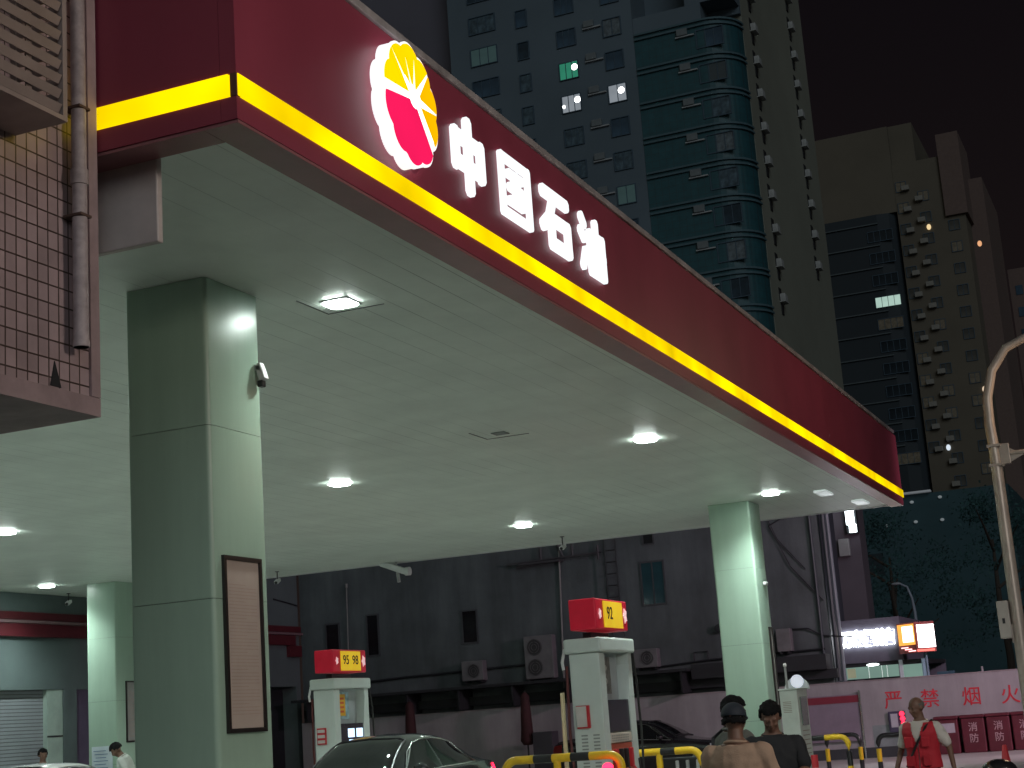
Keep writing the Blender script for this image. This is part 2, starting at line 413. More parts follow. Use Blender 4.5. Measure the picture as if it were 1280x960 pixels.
# four white block characters, built from strokes; u right 0..1, v up 0..1
CH = [
 ('middle', 11.13, [((.0, .78), (1, .78)), ((.0, .30), (1, .30)), ((.0, .26), (.0, .80)), ((1, .26), (1, .80)), ((.5, 1.10), (.5, -.10))], (.16, .24)),
 ('country', 12.14, [((.0, 1.0), (1, 1.0)), ((.0, .0), (1, .0)), ((.0, 0), (.0, 1)), ((1, 0), (1, 1)), ((.26, .75), (.74, .75)), ((.30, .52), (.70, .52)), ((.26, .26), (.74, .26)), ((.5, .75), (.5, .26)), ((.68, .40), (.74, .34))], (.15, .115)),
 ('stone', 13.16, [((.0, 1.0), (1.0, 1.0)), ((.42, .95), (.22, .52)), ((.22, .52), (-.06, .28)), ((.28, .50), (1, .50)), ((.28, .50), (.28, -.02)), ((1, .50), (1, -.02)), ((.28, -.02), (1, -.02))], (.17, .17)),
 ('oil', 14.17, [((.06, 1.04), (.16, .92)), ((.0, .74), (.12, .62)), ((.02, .02), (.16, .34)), ((.40, .78), (1.0, .78)), ((.40, .0), (1.0, .0)), ((.40, .0), (.40, .78)), ((1.0, .0), (1.0, .78)), ((.70, 1.06), (.70, .0)), ((.40, .40), (1.0, .40))], (.15, .14))]
labs = ['first white glowing character, a box crossed by one upright, right of the emblem', 'second white glowing character, a closed square frame',
        'third white glowing character, long top bar over an open box', 'fourth white glowing character with three dots on its left side']
for i, (nm, y0, st, th) in enumerate(CH):
    g = G(); tw = (.126, .086, .126, .106)[i]; W_ = (.64, .70, .72, .72)[i]-tw; H_ = .61-tw; z0 = (6.14, 6.13, 6.11, 6.10)[i]+tw/2; y0 = (11.39, 12.39, 13.38, 14.39)[i]+tw/2
    for j, ((a, b), (c, d)) in enumerate(st):
        p = Vector((y0+a*W_, z0+b*H_)); q = Vector((y0+c*W_, z0+d*H_)); t_ = tw
        e = (q-p).normalized(); n = Vector((-e.y, e.x))*t_/2; p = p-e*t_*.5; q = q+e*t_*.5; ch = t_*.28
        pl = [p+n+e*ch, p+n*.5, p-n*.5, p-n+e*ch, q-n-e*ch, q-n*.5, q+n*.5, q+n-e*ch]
        g.prism([(v.x, v.y) for v in pl], XF+.005, XF+.040+j*.0012)
    tag(obj('sign_character', g, glow_w, base=(XF, y0+.43, 6.0)), labs[i], 'sign letter', 'white lit characters on the canopy side')

# ------------------------------------------------------------------ hanging plate below the front-left soffit
g = G(); g.box(-7.6, -5.93, 8.40, 8.46, 4.99, 5.597, bev=.01)
tag(obj('hanging_plate', g, mat('plate_grey', (.55, .48, .46), .5), base=(-6.8, 8.46, 4.99)), 'flat grey plate hanging under the canopy beside the tiled wall', 'panel')

# ------------------------------------------------------------------ tiled building in the left foreground
tb = thing('tiled_building', 'pinkish tiled building overhanging the left edge of the picture', 'building', (-8, 5, 0))
tile = line_mat('small_tiles', (.36, .27, .28), {1: .098, 2: .118}, gap=.011, gcol=(.07, .045, .04), rough=.35, bump=.8, cellvar=.25, var=.2)
tile2 = line_mat('small_tiles_side', (.36, .27, .28), {0: .098, 2: .118}, gap=.011, gcol=(.07, .045, .04), rough=.35, bump=.8, cellvar=.25, var=.2)
g = G(); g.box(-11, -6.2, 1.5, 8.085, 3.84, 12); obj('wall', g, tile, tb)
g = G(); g.box(-11, -6.185, 1.5, 8.095, 3.78, 3.90); g.box(-6.198, -6.18, 8.0, 8.09, 3.903, 12); obj('edge_trim', g, mat('render_pink', (.33, .24, .25), .7, var=.2, scale=4), tb)
g = G(); g.box(-16, -10.2, 1.5, 7.4, 0, 3.78); obj('lower_wall', g, mat('render_grey', (.2, .19, .19), .8, var=.2), tb)
cg = G()
yb = 7.30
cg.box(-6.19, -5.79, 3, yb, 5.43, 5.46); cg.box(-5.83, -5.79, yb-.04, yb, 5.46, 8.2); cg.box(-6.19, -6.15, yb-.04, yb, 5.46, 8.2)
cage = obj('louvre_frame', cg, mat('louvre_grey', (.34, .27, .25), .5, metal=.2, var=.15), tb)
sg = G(); z = 5.51
while z < 8:
    sg.box(-5.83, -5.80, 3, yb-.05, z-.028, z+.028, rot=Matrix.Rotation(R(28), 3, 'Y')); z += .095
obj('louvre_slats', sg, MATS['louvre_grey'], cage)
sg = G(); z = 5.51
while z < 8:
    sg.box(-6.16, -5.84, yb-.03, yb-.015, z-.03, z+.02); z += .095
obj('side_slats', sg, MATS['louvre_grey'], cage)
sg = G(); x = -6.1
while x < -5.85:
    sg.box(x, x+.03, 3, yb-.06, 5.463, 5.48); x += .07
for yy in np.arange(3.2, 7.2, .42): sg.box(-5.845, -5.835, yy, yy+.05, 5.48, 8)
obj('cage_bars', sg, MATS['louvre_grey'], cage)
pg = G(); pg.tube([(-6.10, 7.80, 4.17), (-6.10, 7.80, 5.25)], .048, 16); pg.tube([(-6.10, 7.80, 5.24), (-6.10, 7.80, 5.34)], .058, 16); pg.tube([(-6.10, 7.80, 5.33), (-6.10, 7.80, 9)], .048, 16)
pg.tube([(-6.10, 7.80, 4.17), (-6.10, 7.80, 4.21)], .053, 16)
dp = obj('drainpipe', pg, mat('old_pipe', (.36, .30, .31), .55, var=.3, scale=9), tb, smooth=40)
for z in (5.02, 5.75, 6.6):
    pg = G(); pg.box(-6.19, -6.047, 7.745, 7.855, z, z+.02, bev=.004); obj('pipe_clamp', pg, mat('rusty_iron', (.09, .05, .04), .8), dp)
pg = G(); pg.prism([(7.62, 3.91), (7.72, 3.91), (7.68, 4.02), (7.66, 4.07)], -6.2, -6.193); obj('broken_tile', pg, dark, tb)

# ------------------------------------------------------------------ framed notices
def notice(label, x, y0, y1, z0, z1, m):
    t = thing('framed_notice', label, 'notice', (x, (y0+y1)/2, z0), 0, 'framed notices on the columns')
    g = G(); f = .035
    g.box(x, x+.03, y0, y0+f, z0, z1); g.box(x, x+.03, y1-f, y1, z0, z1); g.box(x, x+.03, y0+f, y1-f, z0, z0+f); g.box(x, x+.03, y0+f, y1-f, z1-f, z1)
    obj('frame', g, mat('black_frame', (.02, .015, .015), .3), t)
    g = G(); g.box(x+.002, x+.012, y0+f, y1-f, z0+f, z1-f); p = obj('sheet', g, m, t)
    g = G(); zz = z1-.24; k = 0
    while zz > z0+.12:
        L = (y1-y0-.16)*(1 if k % 5 else .6); g.box(x+.0125, x+.0135, y0+.08, y0+.08+L, zz, zz+.006); zz -= .028; k += 1
    obj('print_lines', g, mat('faint_print', (.40, .285, .245), .8), p)
sheet = mat('beige_sheet', (.50, .40, .35), .06, var=.05, coat=.0)
notice('tall framed notice with a pinkish sheet on the foreground column', -7.274, 11.08, 11.66, 1.77, 3.22, sheet)
notice('tall grey framed notice on the right column above the young man', -7.504, 30.36, 30.60, 1.55, 3.18, mat('grey_sheet', (.3, .3, .29), .5))
notice('dark framed notice edge on the far left column above the white shirted man', -22.884, 30.7, 31.1, 1.9, 3.3, MATS['grey_sheet'])
t = thing('paper_poster', 'white and pale blue papers stuck low on the far left column', 'poster', (-23.4, 30.37, 1.2))
g = G(); g.box(-23.60, -23.02, 30.36, 30.374, 1.05, 1.85); obj('sheet', g, mat('pale_paper', (.6, .68, .74), .6), t)
g = G()
for k in range(9): g.box(-23.55+.03*(k % 3), -23.2+.05*(k % 2), 30.355, 30.3585, 1.74-.075*k, 1.755-.075*k)
obj('print_lines', g, mat('blue_print', (.12, .22, .38), .7), t)

# ------------------------------------------------------------------ cctv cameras
def cctv(label, loc, rz, drop=.18, tilt=20, L=.26, w=.05, up=False):
    t = thing('cctv_camera', label, 'camera', loc, rz, 'cctv cameras under the canopy')
    g = G(); g.lathe([(.05, -.012), (.05, -.002)], n=16); g.tube([(0, 0, -.01), (0, 0, -drop)], .013, 8); obj('bracket', g, darkmetal if not up else whitep, t, world=False)
    rot = Matrix.Rotation(R(tilt), 3, 'X')
    g = G(); g.box(-w, w, -L/2, L/2, -drop-.09, -drop-.012, bev=.015, rot=rot); obj('housing', g, whitep, t, world=False)
    g = G(); c = rot @ Vector((0, -L/2-.012, 0)); g.lathe([(w*.7, -.012), (w*.7, .012)], (c.x, c.y, c.z-drop-.05), 16, 'y'); obj('lens', g, blackp, t, world=False)
    return t
cctv('cctv camera hanging at the soffit edge just right of the foreground column', (-19.6, 32.2, H), R(15))
cctv('cctv camera on a bracket under the soffit edge above the small dispenser sign row', (-12.26, 32.0, H), R(5))
cctv('cctv camera hanging left of the far left column', (-25.2, 31.6, H), R(20))
t = thing('cctv_camera', 'white tubular cctv camera pointing right below the rear soffit edge', 'camera', (-16.9, 33.1, 5.5), 0, 'cctv cameras under the canopy')
g = G(); g.tube([(0, 0, .1), (0, 0, -.12)], .025); g.tube([(0.02, 0, -.06), (.06, -.02, -.38)], .04); obj('bracket', g, greyp, t, world=False)
g = G(); g.box(-.42, .30, -.09, .09, -.10, .04, bev=.03, rot=Matrix.Rotation(R(22), 3, 'Y')); obj('housing', g, whitep, t, world=False)
g = G(); g.lathe([(.095, -.06), (.1, .06)], (.30, -.02, -.15), 18, 'x'); obj('lens', g, whitep, t, world=False)
t = thing('cctv_camera', 'small cctv camera on the right edge of the foreground column', 'camera', (-7.27, 11.72, 4.92), 0, 'cctv cameras under the canopy')
g = G(); g.box(0, .05, -.02, .02, -.02, .02); obj('bracket', g, whitep, t, world=False)
g = G(); g.box(.01, .075, -.02, .06, -.11, .05, bev=.012, rot=Matrix.Rotation(R(-18), 3, 'Y')); obj('housing', g, whitep, t, world=False)
g = G(); g.box(.015, .07, -.02, .05, -.17, -.11, bev=.01); obj('lens', g, blackp, t, world=False)
g = G(); g.box(-7.50, -7.43, 30.28, 30.40, 3.98, 4.05, bev=.01)
tag(obj('sensor_box', g, whitep), 'tiny white sensor on the right side of the far right column', 'sensor')

# ------------------------------------------------------------------ shop building at the left
sb = thing('shop_building', 'grey station shop with dark red double stripe and roller shutter behind the left column', 'building', (-29, 36, .0))
wallg = mat('shop_grey', (.095, .125, .125), .6, var=.12, scale=1)
XS = -25.7
g = G(); g.box(-35, XS, 12, 29, .0, 7.6); g.box(-35, XS, 29.0, 43.36, 3.3, 7.6); g.box(-35, XS, 32.0, 32.5, 0, 3.3); g.box(-35, XS-.35, 34, 41.5, 0, 3.3); g.box(-35, XS, 43.1, 43.36, 0, 3.3); g.box(-35, XS-.6, 41.5, 43.1, 0, 3.3)
obj('wall', g, wallg, sb)
for k, (z0, z1, d) in enumerate([(4.55, 4.86, .12), (4.95, 5.14, .10)]):
    g = G(); g.box(XS+.002, XS+d, 12, 43.0+.35*k, z0, z1, bev=.01); obj('stripe', g, mat('stripe_red', (.085, .010, .016), .45), sb)
g = G(); g.box(XS+.002, XS+.14, 12, 43.4, 4.87, 4.94); obj('ledge', g, mat('ledge_pink', (.18, .11, .12), .5), sb)
g = G(); g.box(XS+.002, XS+.13, 42.6, 43.3, 4.2, 4.545); obj('stripe_end', g, MATS['stripe_red'], sb)
shut = line_mat('shutter_slats', (.24, .26, .28), {2: .085}, gap=.02, gcol=(.10, .11, .12), rough=.35, bump=1.0)
g = G(); g.box(XS-.2, XS-.14, 29.0, 31.4, .15, 3.3); obj('roller_shutter', g, shut, sb)
g = G(); g.box(XS-.16, XS-.02, 31.4, 31.98, .15, 3.3); g2 = obj('side_panel', g, mat('panel_green', (.30, .38, .34), .45), sb)
g = G(); g.box(XS-.019, XS-.012, 31.4, 31.98, 2.16, 2.2); obj('panel_joint', g, darkmetal, g2)
g = G(); g.box(XS-.2, XS-.1, 32.5, 34, .15, 3.3); obj('doorway', g, mat('purple_dark', (.10, .08, .13), .5), sb)
g = G(); g.box(XS-.55, XS-.5, 41.5, 43.1, .15, 3.25); obj('dark_doorway', g, dark, sb)
g = G(); g.tube([(XS+.03, 41.9, 5.95), (XS+.03, 42.6, 5.88), (XS+.03, 43.3, 5.8)], .02, 6); obj('cable', g, dark, sb)

# ------------------------------------------------------------------ dark rendered building at the back
BY = 43.4
db = thing('rendered_building', 'dark grey rendered building closing the rear of the forecourt, with ladder and small windows', 'building', (-16, BY, 0))
rend = mat('dirty_render', (.075, .09, .094), .85, var=.32, scale=.45, bump=.4, bscale=12)
streaks(rend, 1.6, .22, 1.3)
g = G(); g.box(-25.64, -9.05, BY, BY+2.2, 0, 8.6); obj('wall', g, rend, db)
g = G(); g.box(-9.049, -9.03, BY+.1, BY+2.2, 0, 8.5); obj('recess', g, mat('recess_dark', (.03, .04, .05), .6), db)
def bwindow(x0, x1, z0, z1, col=(.02, .03, .035), nm='window'):
    g = G(); f = .05
    g.box(x0-f, x0, BY-.03, BY+.02, z0-f, z1+f); g.box(x1, x1+f, BY-.03, BY+.02, z0-f, z1+f); g.box(x0, x1, BY-.03, BY+.02, z0-f, z0); g.box(x0, x1, BY-.03, BY+.02, z1, z1+f)
    w_ = obj(nm, g, mat('window_frame_dark', (.05, .055, .06), .5), db)
    g = G(); g.box(x0, x1, BY-.012, BY-.003, z0, z1); obj('pane', g, mat('pane_%g' % col[2], col, .12), w_)
    if x1-x0 > .5:
        g = G(); g.box((x0+x1)/2-.02, (x0+x1)/2+.02, BY-.02, BY-.0125, z0, z1); obj('mullion', g, MATS['window_frame_dark'], w_)
bwindow(-24.71, -24.29, 3.9, 5.1, (.008, .008, .01)); bwindow(-23.26, -22.91, 4.06, 5.26, (.008, .008, .01)); bwindow(-20.02, -19.58, 4.17, 5.09, (.008, .008, .01))
bwindow(-14.26, -13.62, 4.77, 5.95, (.02, .06, .068)); bwindow(-14.12, -13.84, 6.50, 6.78, (.01, .012, .015))
g = G(); g.box(-25.5, -12.9, BY-1.0, BY-.01, 2.78, 2.86); g.box(-25.5, -8.9, BY-.25, BY-.01, 2.30, 2.55)
for x in np.arange(-25, -12.9, 1.7): g.box(x, x+.05, BY-.95, BY-.01, 2.2, 2.78)
g.box(-12.88, -9.1, BY-.6, BY-.01, 2.55, 2.95)
obj('service_ledge', g, mat('ledge_black', (.015, .017, .02), .7), db)
g = G(); g.tube([(-25.3, BY-.06, 3.20), (-22, BY-.06, 3.30), (-19.9, BY-.06, 3.33), (-18.6, BY-.06, 3.36), (-17.6, BY-.06, 3.35)], .035, 8); g.tube([(-14.0, BY-.06, 2.98), (-12.5, BY-.06, 3.06), (-9.2, BY-.06, 3.1)], .03, 6)
g.tube([(-12.9, BY-.06, 3.05), (-12.9, BY-.06, 3.3), (-12.5, BY-.06, 3.3), (-12.5, BY-.06, 3.05)], .02, 6)
obj('cable_run', g, dark, db)
g = G(); g.tube([(-16.72, BY-.05, 7.2), (-16.9, BY-.05, 2.6)], .03, 8); obj('thin_pipe', g, mat('pipe_pale', (.2, .2, .19), .6), db)
g = G(); g.tube([(-23.91, BY-.05, 6.2), (-23.95, BY-.05, 4.2)], .02, 8); g.lathe([(.04, 0), (.04, .12)], (-23.91, BY-.05, 6.2)); obj('vent_pipe', g, MATS['pipe_pale'], db)
g = G(); g.tube([(-9.25, BY-.05, 8), (-9.25, BY-.05, 2.6)], .04, 8); g.tube([(-8.88, BY-.0, 8), (-8.9, BY-.0, 2.2)], .07, 8); obj('downpipe', g, mat('pipe_dark', (.04, .05, .06), .4), db)
g = G(); g.tube([(-8.93, BY+.8, 8), (-8.93, BY+.8, 2.2)], .06, 8); obj('downpipe', g, mat('pipe_steel', (.14, .17, .19), .4), db)
g = G(); g.tube([(-8.9, BY-.05, 7.3), (-10.4, BY-.06, 6.6), (-9.9, BY-.06, 5.4), (-9.1, BY-.05, 4.4)], .018, 6); g.tube([(-10.1, BY-.05, 3.7), (-9.6, BY-.08, 3.68), (-9.2, BY-.05, 3.45), (-8.4, BY-.08, 3.35)], .022, 6)
g.tube([(-10.5, BY-.05, 7.0), (-10.2, BY-.05, 6.2), (-9.5, BY-.05, 5.3)], .014, 6)
obj('hanging_cable', g, dark, db)
g = G(); g.b.free()
g = G(); g.tube([(-12.1, BY-.06, 3.9), (-12.1, BY-.16, 3.9)], .12, 14); obj('vent', g, dark, db)
# ladder
ld = thing('wall_ladder', 'narrow black steel ladder fixed to the dark rear wall', 'ladder', (-15.1, BY-.2, 4.0))
for s in (0, .34):
    g = G(); g.tube([(-15.27+s, BY-.2, 7.4), (-15.27+s, BY-.2, 4.3), (-15.2+s, BY-.2, 3.9)], .022, 8); obj('rail', g, blackpaint, ld)
for k in range(9):
    g = G(); g.box(-15.25, -14.95, BY-.215, BY-.185, 4.35+k*.34, 4.385+k*.34); obj('rung', g, blackpaint, ld)
# pipe rack
g = G(); 
for a, b in [((-18.4, 6.33), (-15.4, 6.40)), ((-18.1, 6.22), (-16.6, 6.30)), ((-17.3, 6.35), (-17.3, 7.1)), ((-16.3, 6.4), (-16.3, 7.2)), ((-16.6, 6.4), (-16.9, 7.1)), ((-15.5, 6.2), (-15.5, 6.6))]:
    g.tube([(a[0], BY-.12, a[1]), (b[0], BY-.12, b[1])], .035, 6)
g.box(-18.0, -16.7, BY-.25, BY-.02, 6.26, 6.31)
tag(obj('pipe_rack', g, mat('rack_iron', (.05, .05, .055), .6)), 'dark pipe rack bracketed to the rear wall left of the ladder', 'pipe rack')
# ac units
def ac(x0, x1, z0, z1, fans, label, d=.32, y=BY):
    t = thing('ac_unit', label, 'air conditioner', ((x0+x1)/2, y-.05-d/2, z0), 0, 'outdoor air conditioning units on the rear wall')
    g = G(); g.box(x0, x1, y-.05-d, y-.05, z0, z1, bev=.02); obj('casing', g, mat('ac_casing', (.13, .13, .135), .6, var=.2), t)
    for (fx, fz, r) in fans:
        g = G(); g.lathe([(r, -.012), (r, .01)], (fx, y-.055-d, fz), 24, 'y'); f_ = obj('fan_grille', g, mat('fan_dark', (.03, .03, .033), .5), t)
        g = G()
        for rr in (r*.35, r*.65, r*.95):
            g.tube([(fx+rr*math.cos(a*math.pi/10), y-.072-d, fz+rr*math.sin(a*math.pi/10)) for a in range(21)], .006, 4)
        obj('guard', g, mat('guard_grey', (.12, .12, .12), .5), f_)
    g = G(); g.box(x0+.08, x0+.12, y-.05-d, y, z0-.06, z0-.003); g.box(x1-.12, x1-.08, y-.05-d, y, z0-.06, z0-.003); obj('bracket', g, darkmetal, t)
ac(-17.95, -17.05, 2.92, 4.16, [(-17.62, 3.83, .24), (-17.62, 3.25, .24)], 'tall two fan outdoor unit on the rear wall left of the red 92 pump')
ac(-20.0, -19.3, 3.02, 3.60, [(-19.6, 3.3, .2)], 'small outdoor unit on the cable line between the two pumps')
ac(-14.6, -13.9, 2.98, 3.5, [(-14.2, 3.25, .2)], 'outdoor unit on the rear wall right of the 92 pump')
ac(-10.45, -10.05, 3.1, 3.72, [], 'narrow outdoor unit on the wall just right of the right column')

# vertical neon tube at the building corner
rb = thing('rear_block', 'narrow plain grey building edge behind the dark building corner, above the lit shop', 'building', (-13, 62, 0))
g = G(); g.box(-15.5, -10.95, 60, 61.2, 0, 10.5); obj('wall', g, mat('block_mauve', (.12, .105, .125), .85, var=.2, scale=.4), rb)
g = G(); g.box(-11.75, -11.35, 59.75, 59.998, 7.0, 7.65, bev=.02); obj('meter_box', g, greyp, rb)
t = thing('light_tube', 'bright vertical white light box under the far right corner of the canopy', 'light', (-11.2, 59.7, 8))
g = G(); g.box(-11.33, -11.03, 59.6, 59.7, 8.15, 9.2); g.box(-11.24, -10.98, 59.6, 59.7, 7.85, 8.149); obj('tube', g, emat('tube_white', (.85, .97, 1), 7), t)
g = G(); g.box(-11.36, -10.95, 59.703, 59.99, 7.82, 9.22); obj('backing', g, darkmetal, t)

# ------------------------------------------------------------------ perimeter wall with painted characters
pw = thing('perimeter_wall', 'low pinkish wall painted with large red no smoking characters', 'wall', (-6, 43, 0))
pwm = mat('wall_pink', (.30, .29, .30), .8, var=.14, scale=.6, bump=.2, bscale=15)
streaks(pwm, 2.2, .4, .7)
g = G(); g.box(-25.5, 14, 43.0, 43.2, .0, 2.14); obj('wall', g, pwm, pw)
g = G(); g.box(-25.5, 14, 42.98, 43.22, 2.143, 2.17); obj('coping', g, mat('coping', (.3, .26, .27), .8, var=.2), pw)
g = G(); g.box(-25.5, 14, 42.985, 42.997, .15, .42); obj('skirting', g, mat('skirting_dark', (.04, .045, .05), .7), pw)
g = G(); g.box(-8.1, -6.7, 42.99, 42.998, .423, .98); obj('green_paint', g, mat('dado_green', (.20, .24, .24), .8, var=.2), pw)
rch = mat('red_characters', (.55, .03, .05), .7, var=.2, scale=10)
for s, x, z in zip('严禁烟火', (-7.47, -6.52, -5.46, -4.49), (1.58, 1.55, 1.53, 1.51)):
    text('painted_character', s, .50, rch, pw, (x, 42.992, z), FY, ext=.004, off=.003)
# notice board
t = thing('notice_board', 'wide notice board with a dark red header on the perimeter wall', 'notice board', (-9, 42.9, .6))
g = G(); g.box(-9.78, -8.36, 42.9, 42.93, .62, 1.83); obj('board', g, mat('board_mauve', (.22, .18, .23), .5, var=.1), t)
g = G(); g.box(-9.78, -8.36, 42.885, 42.899, 1.62, 1.80); obj('header', g, mat('header_red', (.20, .02, .04), .5), t)
for a, b in ((-8.36, -8.31), (-9.84, -9.79)):
    g = G(); g.box(a, b, 42.86, 42.94, .15, 1.92, bev=.01); obj('post', g, chrome, t)
# led panel
t = thing('led_panel', 'small dark panel with a lit red symbol under the first red character', 'display', (-7.4, 42.9, .7))
g = G(); g.box(-7.64, -7.20, 42.90, 42.96, .68, 1.31, bev=.01); obj('case', g, mat('led_case', (.06, .055, .1), .3), t)
g = G(); g.box(-7.58, -7.40, 42.888, 42.899, .9, 1.25); obj('screen', g, mat('led_white', (.45, .45, .5), .5), t)
g = G()
for k in range(4): g.lathe([(.065, -.01), (.065, .004)], (-7.28+.01*k, 42.888, 1.24-.125*k), 12, 'y')
obj('red_lamps', g, emat('led_red', (1, .02, .05), 4), t)
# red bins
binm = mat('bin_red', (.10, .010, .022), .5, var=.2)
labs = ['plain red fire cabinet with a pale label, behind the vest man', 'red fire cabinet under the smoke character', 'red fire cabinet third in the row on the wall', 'red fire cabinet at the right end of the row']
for i, x in enumerate((-6.42, -5.76, -5.13, -4.50)):
    t = thing('fire_cabinet', labs[i], 'fire cabinet', (x+.3, 42.7, 0), 0, 'red fire cabinets standing by the perimeter wall')
    g = G(); g.box(x, x+.58, 42.55, 42.95, .15, 1.02, bev=.03); obj('body', g, binm, t)
    g = G(); g.box(x-.02, x+.6, 42.52, 42.97, 1.023, 1.10, bev=.02); obj('lid', g, binm, t)
    if i == 0:
        g = G(); g.box(x+.1, x+.5, 42.54, 42.548, .68, .92); obj('label_plate', g, mat('pale_label', (.4, .38, .42), .6), t)
    else:
        for c, z in (('消', .78), ('防', .50)): text('letter', c, .24, mat('faded_white', (.42, .28, .30), .7), t, (x+.29, 42.545, z), FY, ext=.003, off=.002)

# ------------------------------------------------------------------ fuel dispensers
def dispenser(x1, y0, nums, label, second):
    """corner (x1, y0) is the near right corner of the cabinet"""
    W_, L_ = .44, 1.32; b = .30
    x0 = x1-W_; y1 = y0+L_
    t = thing('fuel_dispenser', label, 'fuel pump', ((x0+x1)/2, (y0+y1)/2, b), 0, 'fuel pumps under the canopy')
    dw = mat('pump_white', (.58, .66, .63), .35, var=.05)
    g = G(); g.box(x0, x1, y0, y0+.22, b, 2.55, bev=.02); obj('end_tower', g, dw, t)
    g = G(); g.prism([(y1-.20, b), (y1, b), (y1, 2.55), (y1-.16, 2.55), (y1-.14, 2.4), (y1-.22, 1.9)], x0, x1); obj('end_tower', g, dw, t)
    g = G(); g.box(x0-.05, x1+.05, y0-.05, y1+.05, 2.553, 2.75, bev=.03); obj('top_cap', g, dw, t)
    g = G(); g.box(x0+.16, x1-.16, y0+.22, y1-.2, 1.92, 2.55); obj('back_panel', g, mat('pump_inner', (.38, .42, .44), .5), t)
    g = G(); g.box(x1-.158, x1-.145, y0+.34, y0+.80, 2.0, 2.50)
    po = obj('poster', g, mat('poster_%d' % second, (.30, .45, .5) if second else (.16, .15, .14), .4, var=.5, scale=9), t)
    g = G()
    if second: g.box(x1-.144, x1-.14, y0+.40, y0+.66, 2.06, 2.46, bev=.002); pm = mat('poster_yellow', (.75, .42, .03), .5)
    else:
        for k in range(5): g.ell((x1-.142, y0+.5+.05*(k % 2), 2.08+.09*k), (.006, .11, .05), u=10, v=6)
        pm = mat('poster_grey', (.42, .40, .38), .5, var=.4, scale=20)
    pic = obj('picture', g, pm, po)
    if second:
        g = G()
        for k in range(4): g.box(x1-.139, x1-.136, y0+.46, y0+.60, 2.12+.08*k, 2.16+.08*k)
        obj('print_blocks', g, mat('poster_red', (.6, .1, .03), .5), pic)
    g = G(); g.box(x0+.02, x1-.02, y0+.223, y1-.203, 1.48, 1.915, bev=.01); dh = obj('display_head', g, mat('display_black', (.03, .03, .04), .25), t)
    if second:
        for k, (yy, z0_, z1_) in enumerate([(y0+.50, 1.66, 1.82), (y0+.82, 1.66, 1.82), (y0+.53, 1.53, 1.62), (y0+.84, 1.53, 1.62)]):
            g = G(); g.box(x1-.019, x1-.012, yy, yy+(.24 if z0_ > 1.6 else .16), z0_, z1_, bev=.002); obj('display', g, emat('screen_glow', (.55, .75, 1), 2.2), dh)
    g = G(); g.box(x0+.02, x1-.015, y0+.223, y1-.203, 1.34, 1.47, bev=.01); kp = obj('keypad_strip', g, mat('keypad_cream', (.55, .48, .42), .5), t)
    g = G()
    for k in range(10):
        for j in range(3): g.box(x1-.0145, x1-.011, y0+.3+k*.07, y0+.345+k*.07, 1.36+j*.032, 1.38+j*.032)
    obj('buttons', g, mat('button_grey', (.3, .28, .26), .5), kp)
    g = G(); g.box(x0+.03, x1-.02, y0+.223, y1-.203, b, 1.33, bev=.01); lo = obj('lower_panel', g, mat('panel_orange', (.45, .09, .05), .4), t)
    for k in range(4):
        g = G(); yy = y0+.32+.2*k
        g.box(x1-.02, x1+.05, yy, yy+.05, 1.0, 1.26, bev=.015); g.tube([(x1+.03, yy+.025, 1.02), (x1+.09, yy+.025, .94), (x1+.08, yy+.02, .86)], .016, 8)
        nz = obj('nozzle', g, [redp, blackp, blackp, redp][k], t)
    for s in (x0-.06, x1+.01):      # hoses from the cap down the far end
        g = G(); sx = s
        g.tube([(sx+.0, y1+.02, 2.6), (sx, y1+.12, 2.2), (sx, y1+.16, 1.5), (sx, y1+.12, .9), (sx, y1+.03, .75), (sx, y1-.05, 1.1)], .018, 8); obj('hose', g, rubber, t)
    for s in (x0-.06,):
        g = G(); g.tube([(s, y0+.02, 2.62), (s-.05, y0+.03, 2.45), (s-.04, y0+.04, 2.35)], .022, 8); obj('hose_hook', g, whitep, t)
        g = G(); g.tube([(s-.0, y0+.06, 2.4), (s-.03, y0+.08, 1.5), (s, y0+.08, .8)], .02, 8); obj('hose', g, mat('hose_dark', (.10, .02, .02), .6), t)
    # card holder on the near side
    g = G(); g.box(x0+.06, x0+.25, y0-.035, y0-.002, 1.56, 1.86, bev=.006); ch = obj('card_holder', g, redp, t)
    g = G()
    if second:
        for k in range(3): g.box(x0+.08, x0+.23, y0-.045, y0-.036, 1.585+.095*k, 1.64+.095*k)
    else: g.box(x0+.065, x0+.21, y0-.045, y0-.036, 1.58, 1.85)
    obj('card', g, mat('card_white', (.55, .52, .5), .5), ch)
    if not second:
        for k in (0, 1):
            g = G()
            for j in range(10): g.box(x0+.10+.17*k, x0+.19+.17*k, y0-.004, y0-.0005, 1.05+.045*j, 1.07+.045*j)
            obj('vent_slots', g, mat('slot_grey', (.25, .29, .28), .6), t)
    # sign box on top
    g = G(); g.box(x0+.12, x0+.24, y0+.3, y1-.3, 2.75, 2.84); obj('sign_stand', g, blackp, t)
    sx0, sx1, sy0, sy1 = x0+.05, x1-.0, y0-.0, y1-.02
    g = G(); g.box(sx0, sx1, sy0, sy1, 2.86, 3.28, bev=.02); sgn = obj('grade_sign', g, mat('sign_red', (.45, .012, .035), .35, emit=(.8, .01, .04), es=.12), t)
    g = G(); g.box(sx1+.001, sx1+.015, sy0+.30, sy1-.24, 2.89, 3.25); ym = obj('number_panel', g, mat('panel_yellow', (.75, .5, .03), .4, emit=(1, .62, .02), es=.38), sgn)
    for s, f in nums: text('number', s, .24, mat('number_black', (.01, .01, .01), .5), ym, (sx1+.018, sy0+.30+(sy1-sy0-.54)*f, 3.08), FX, ext=.002, off=.002)
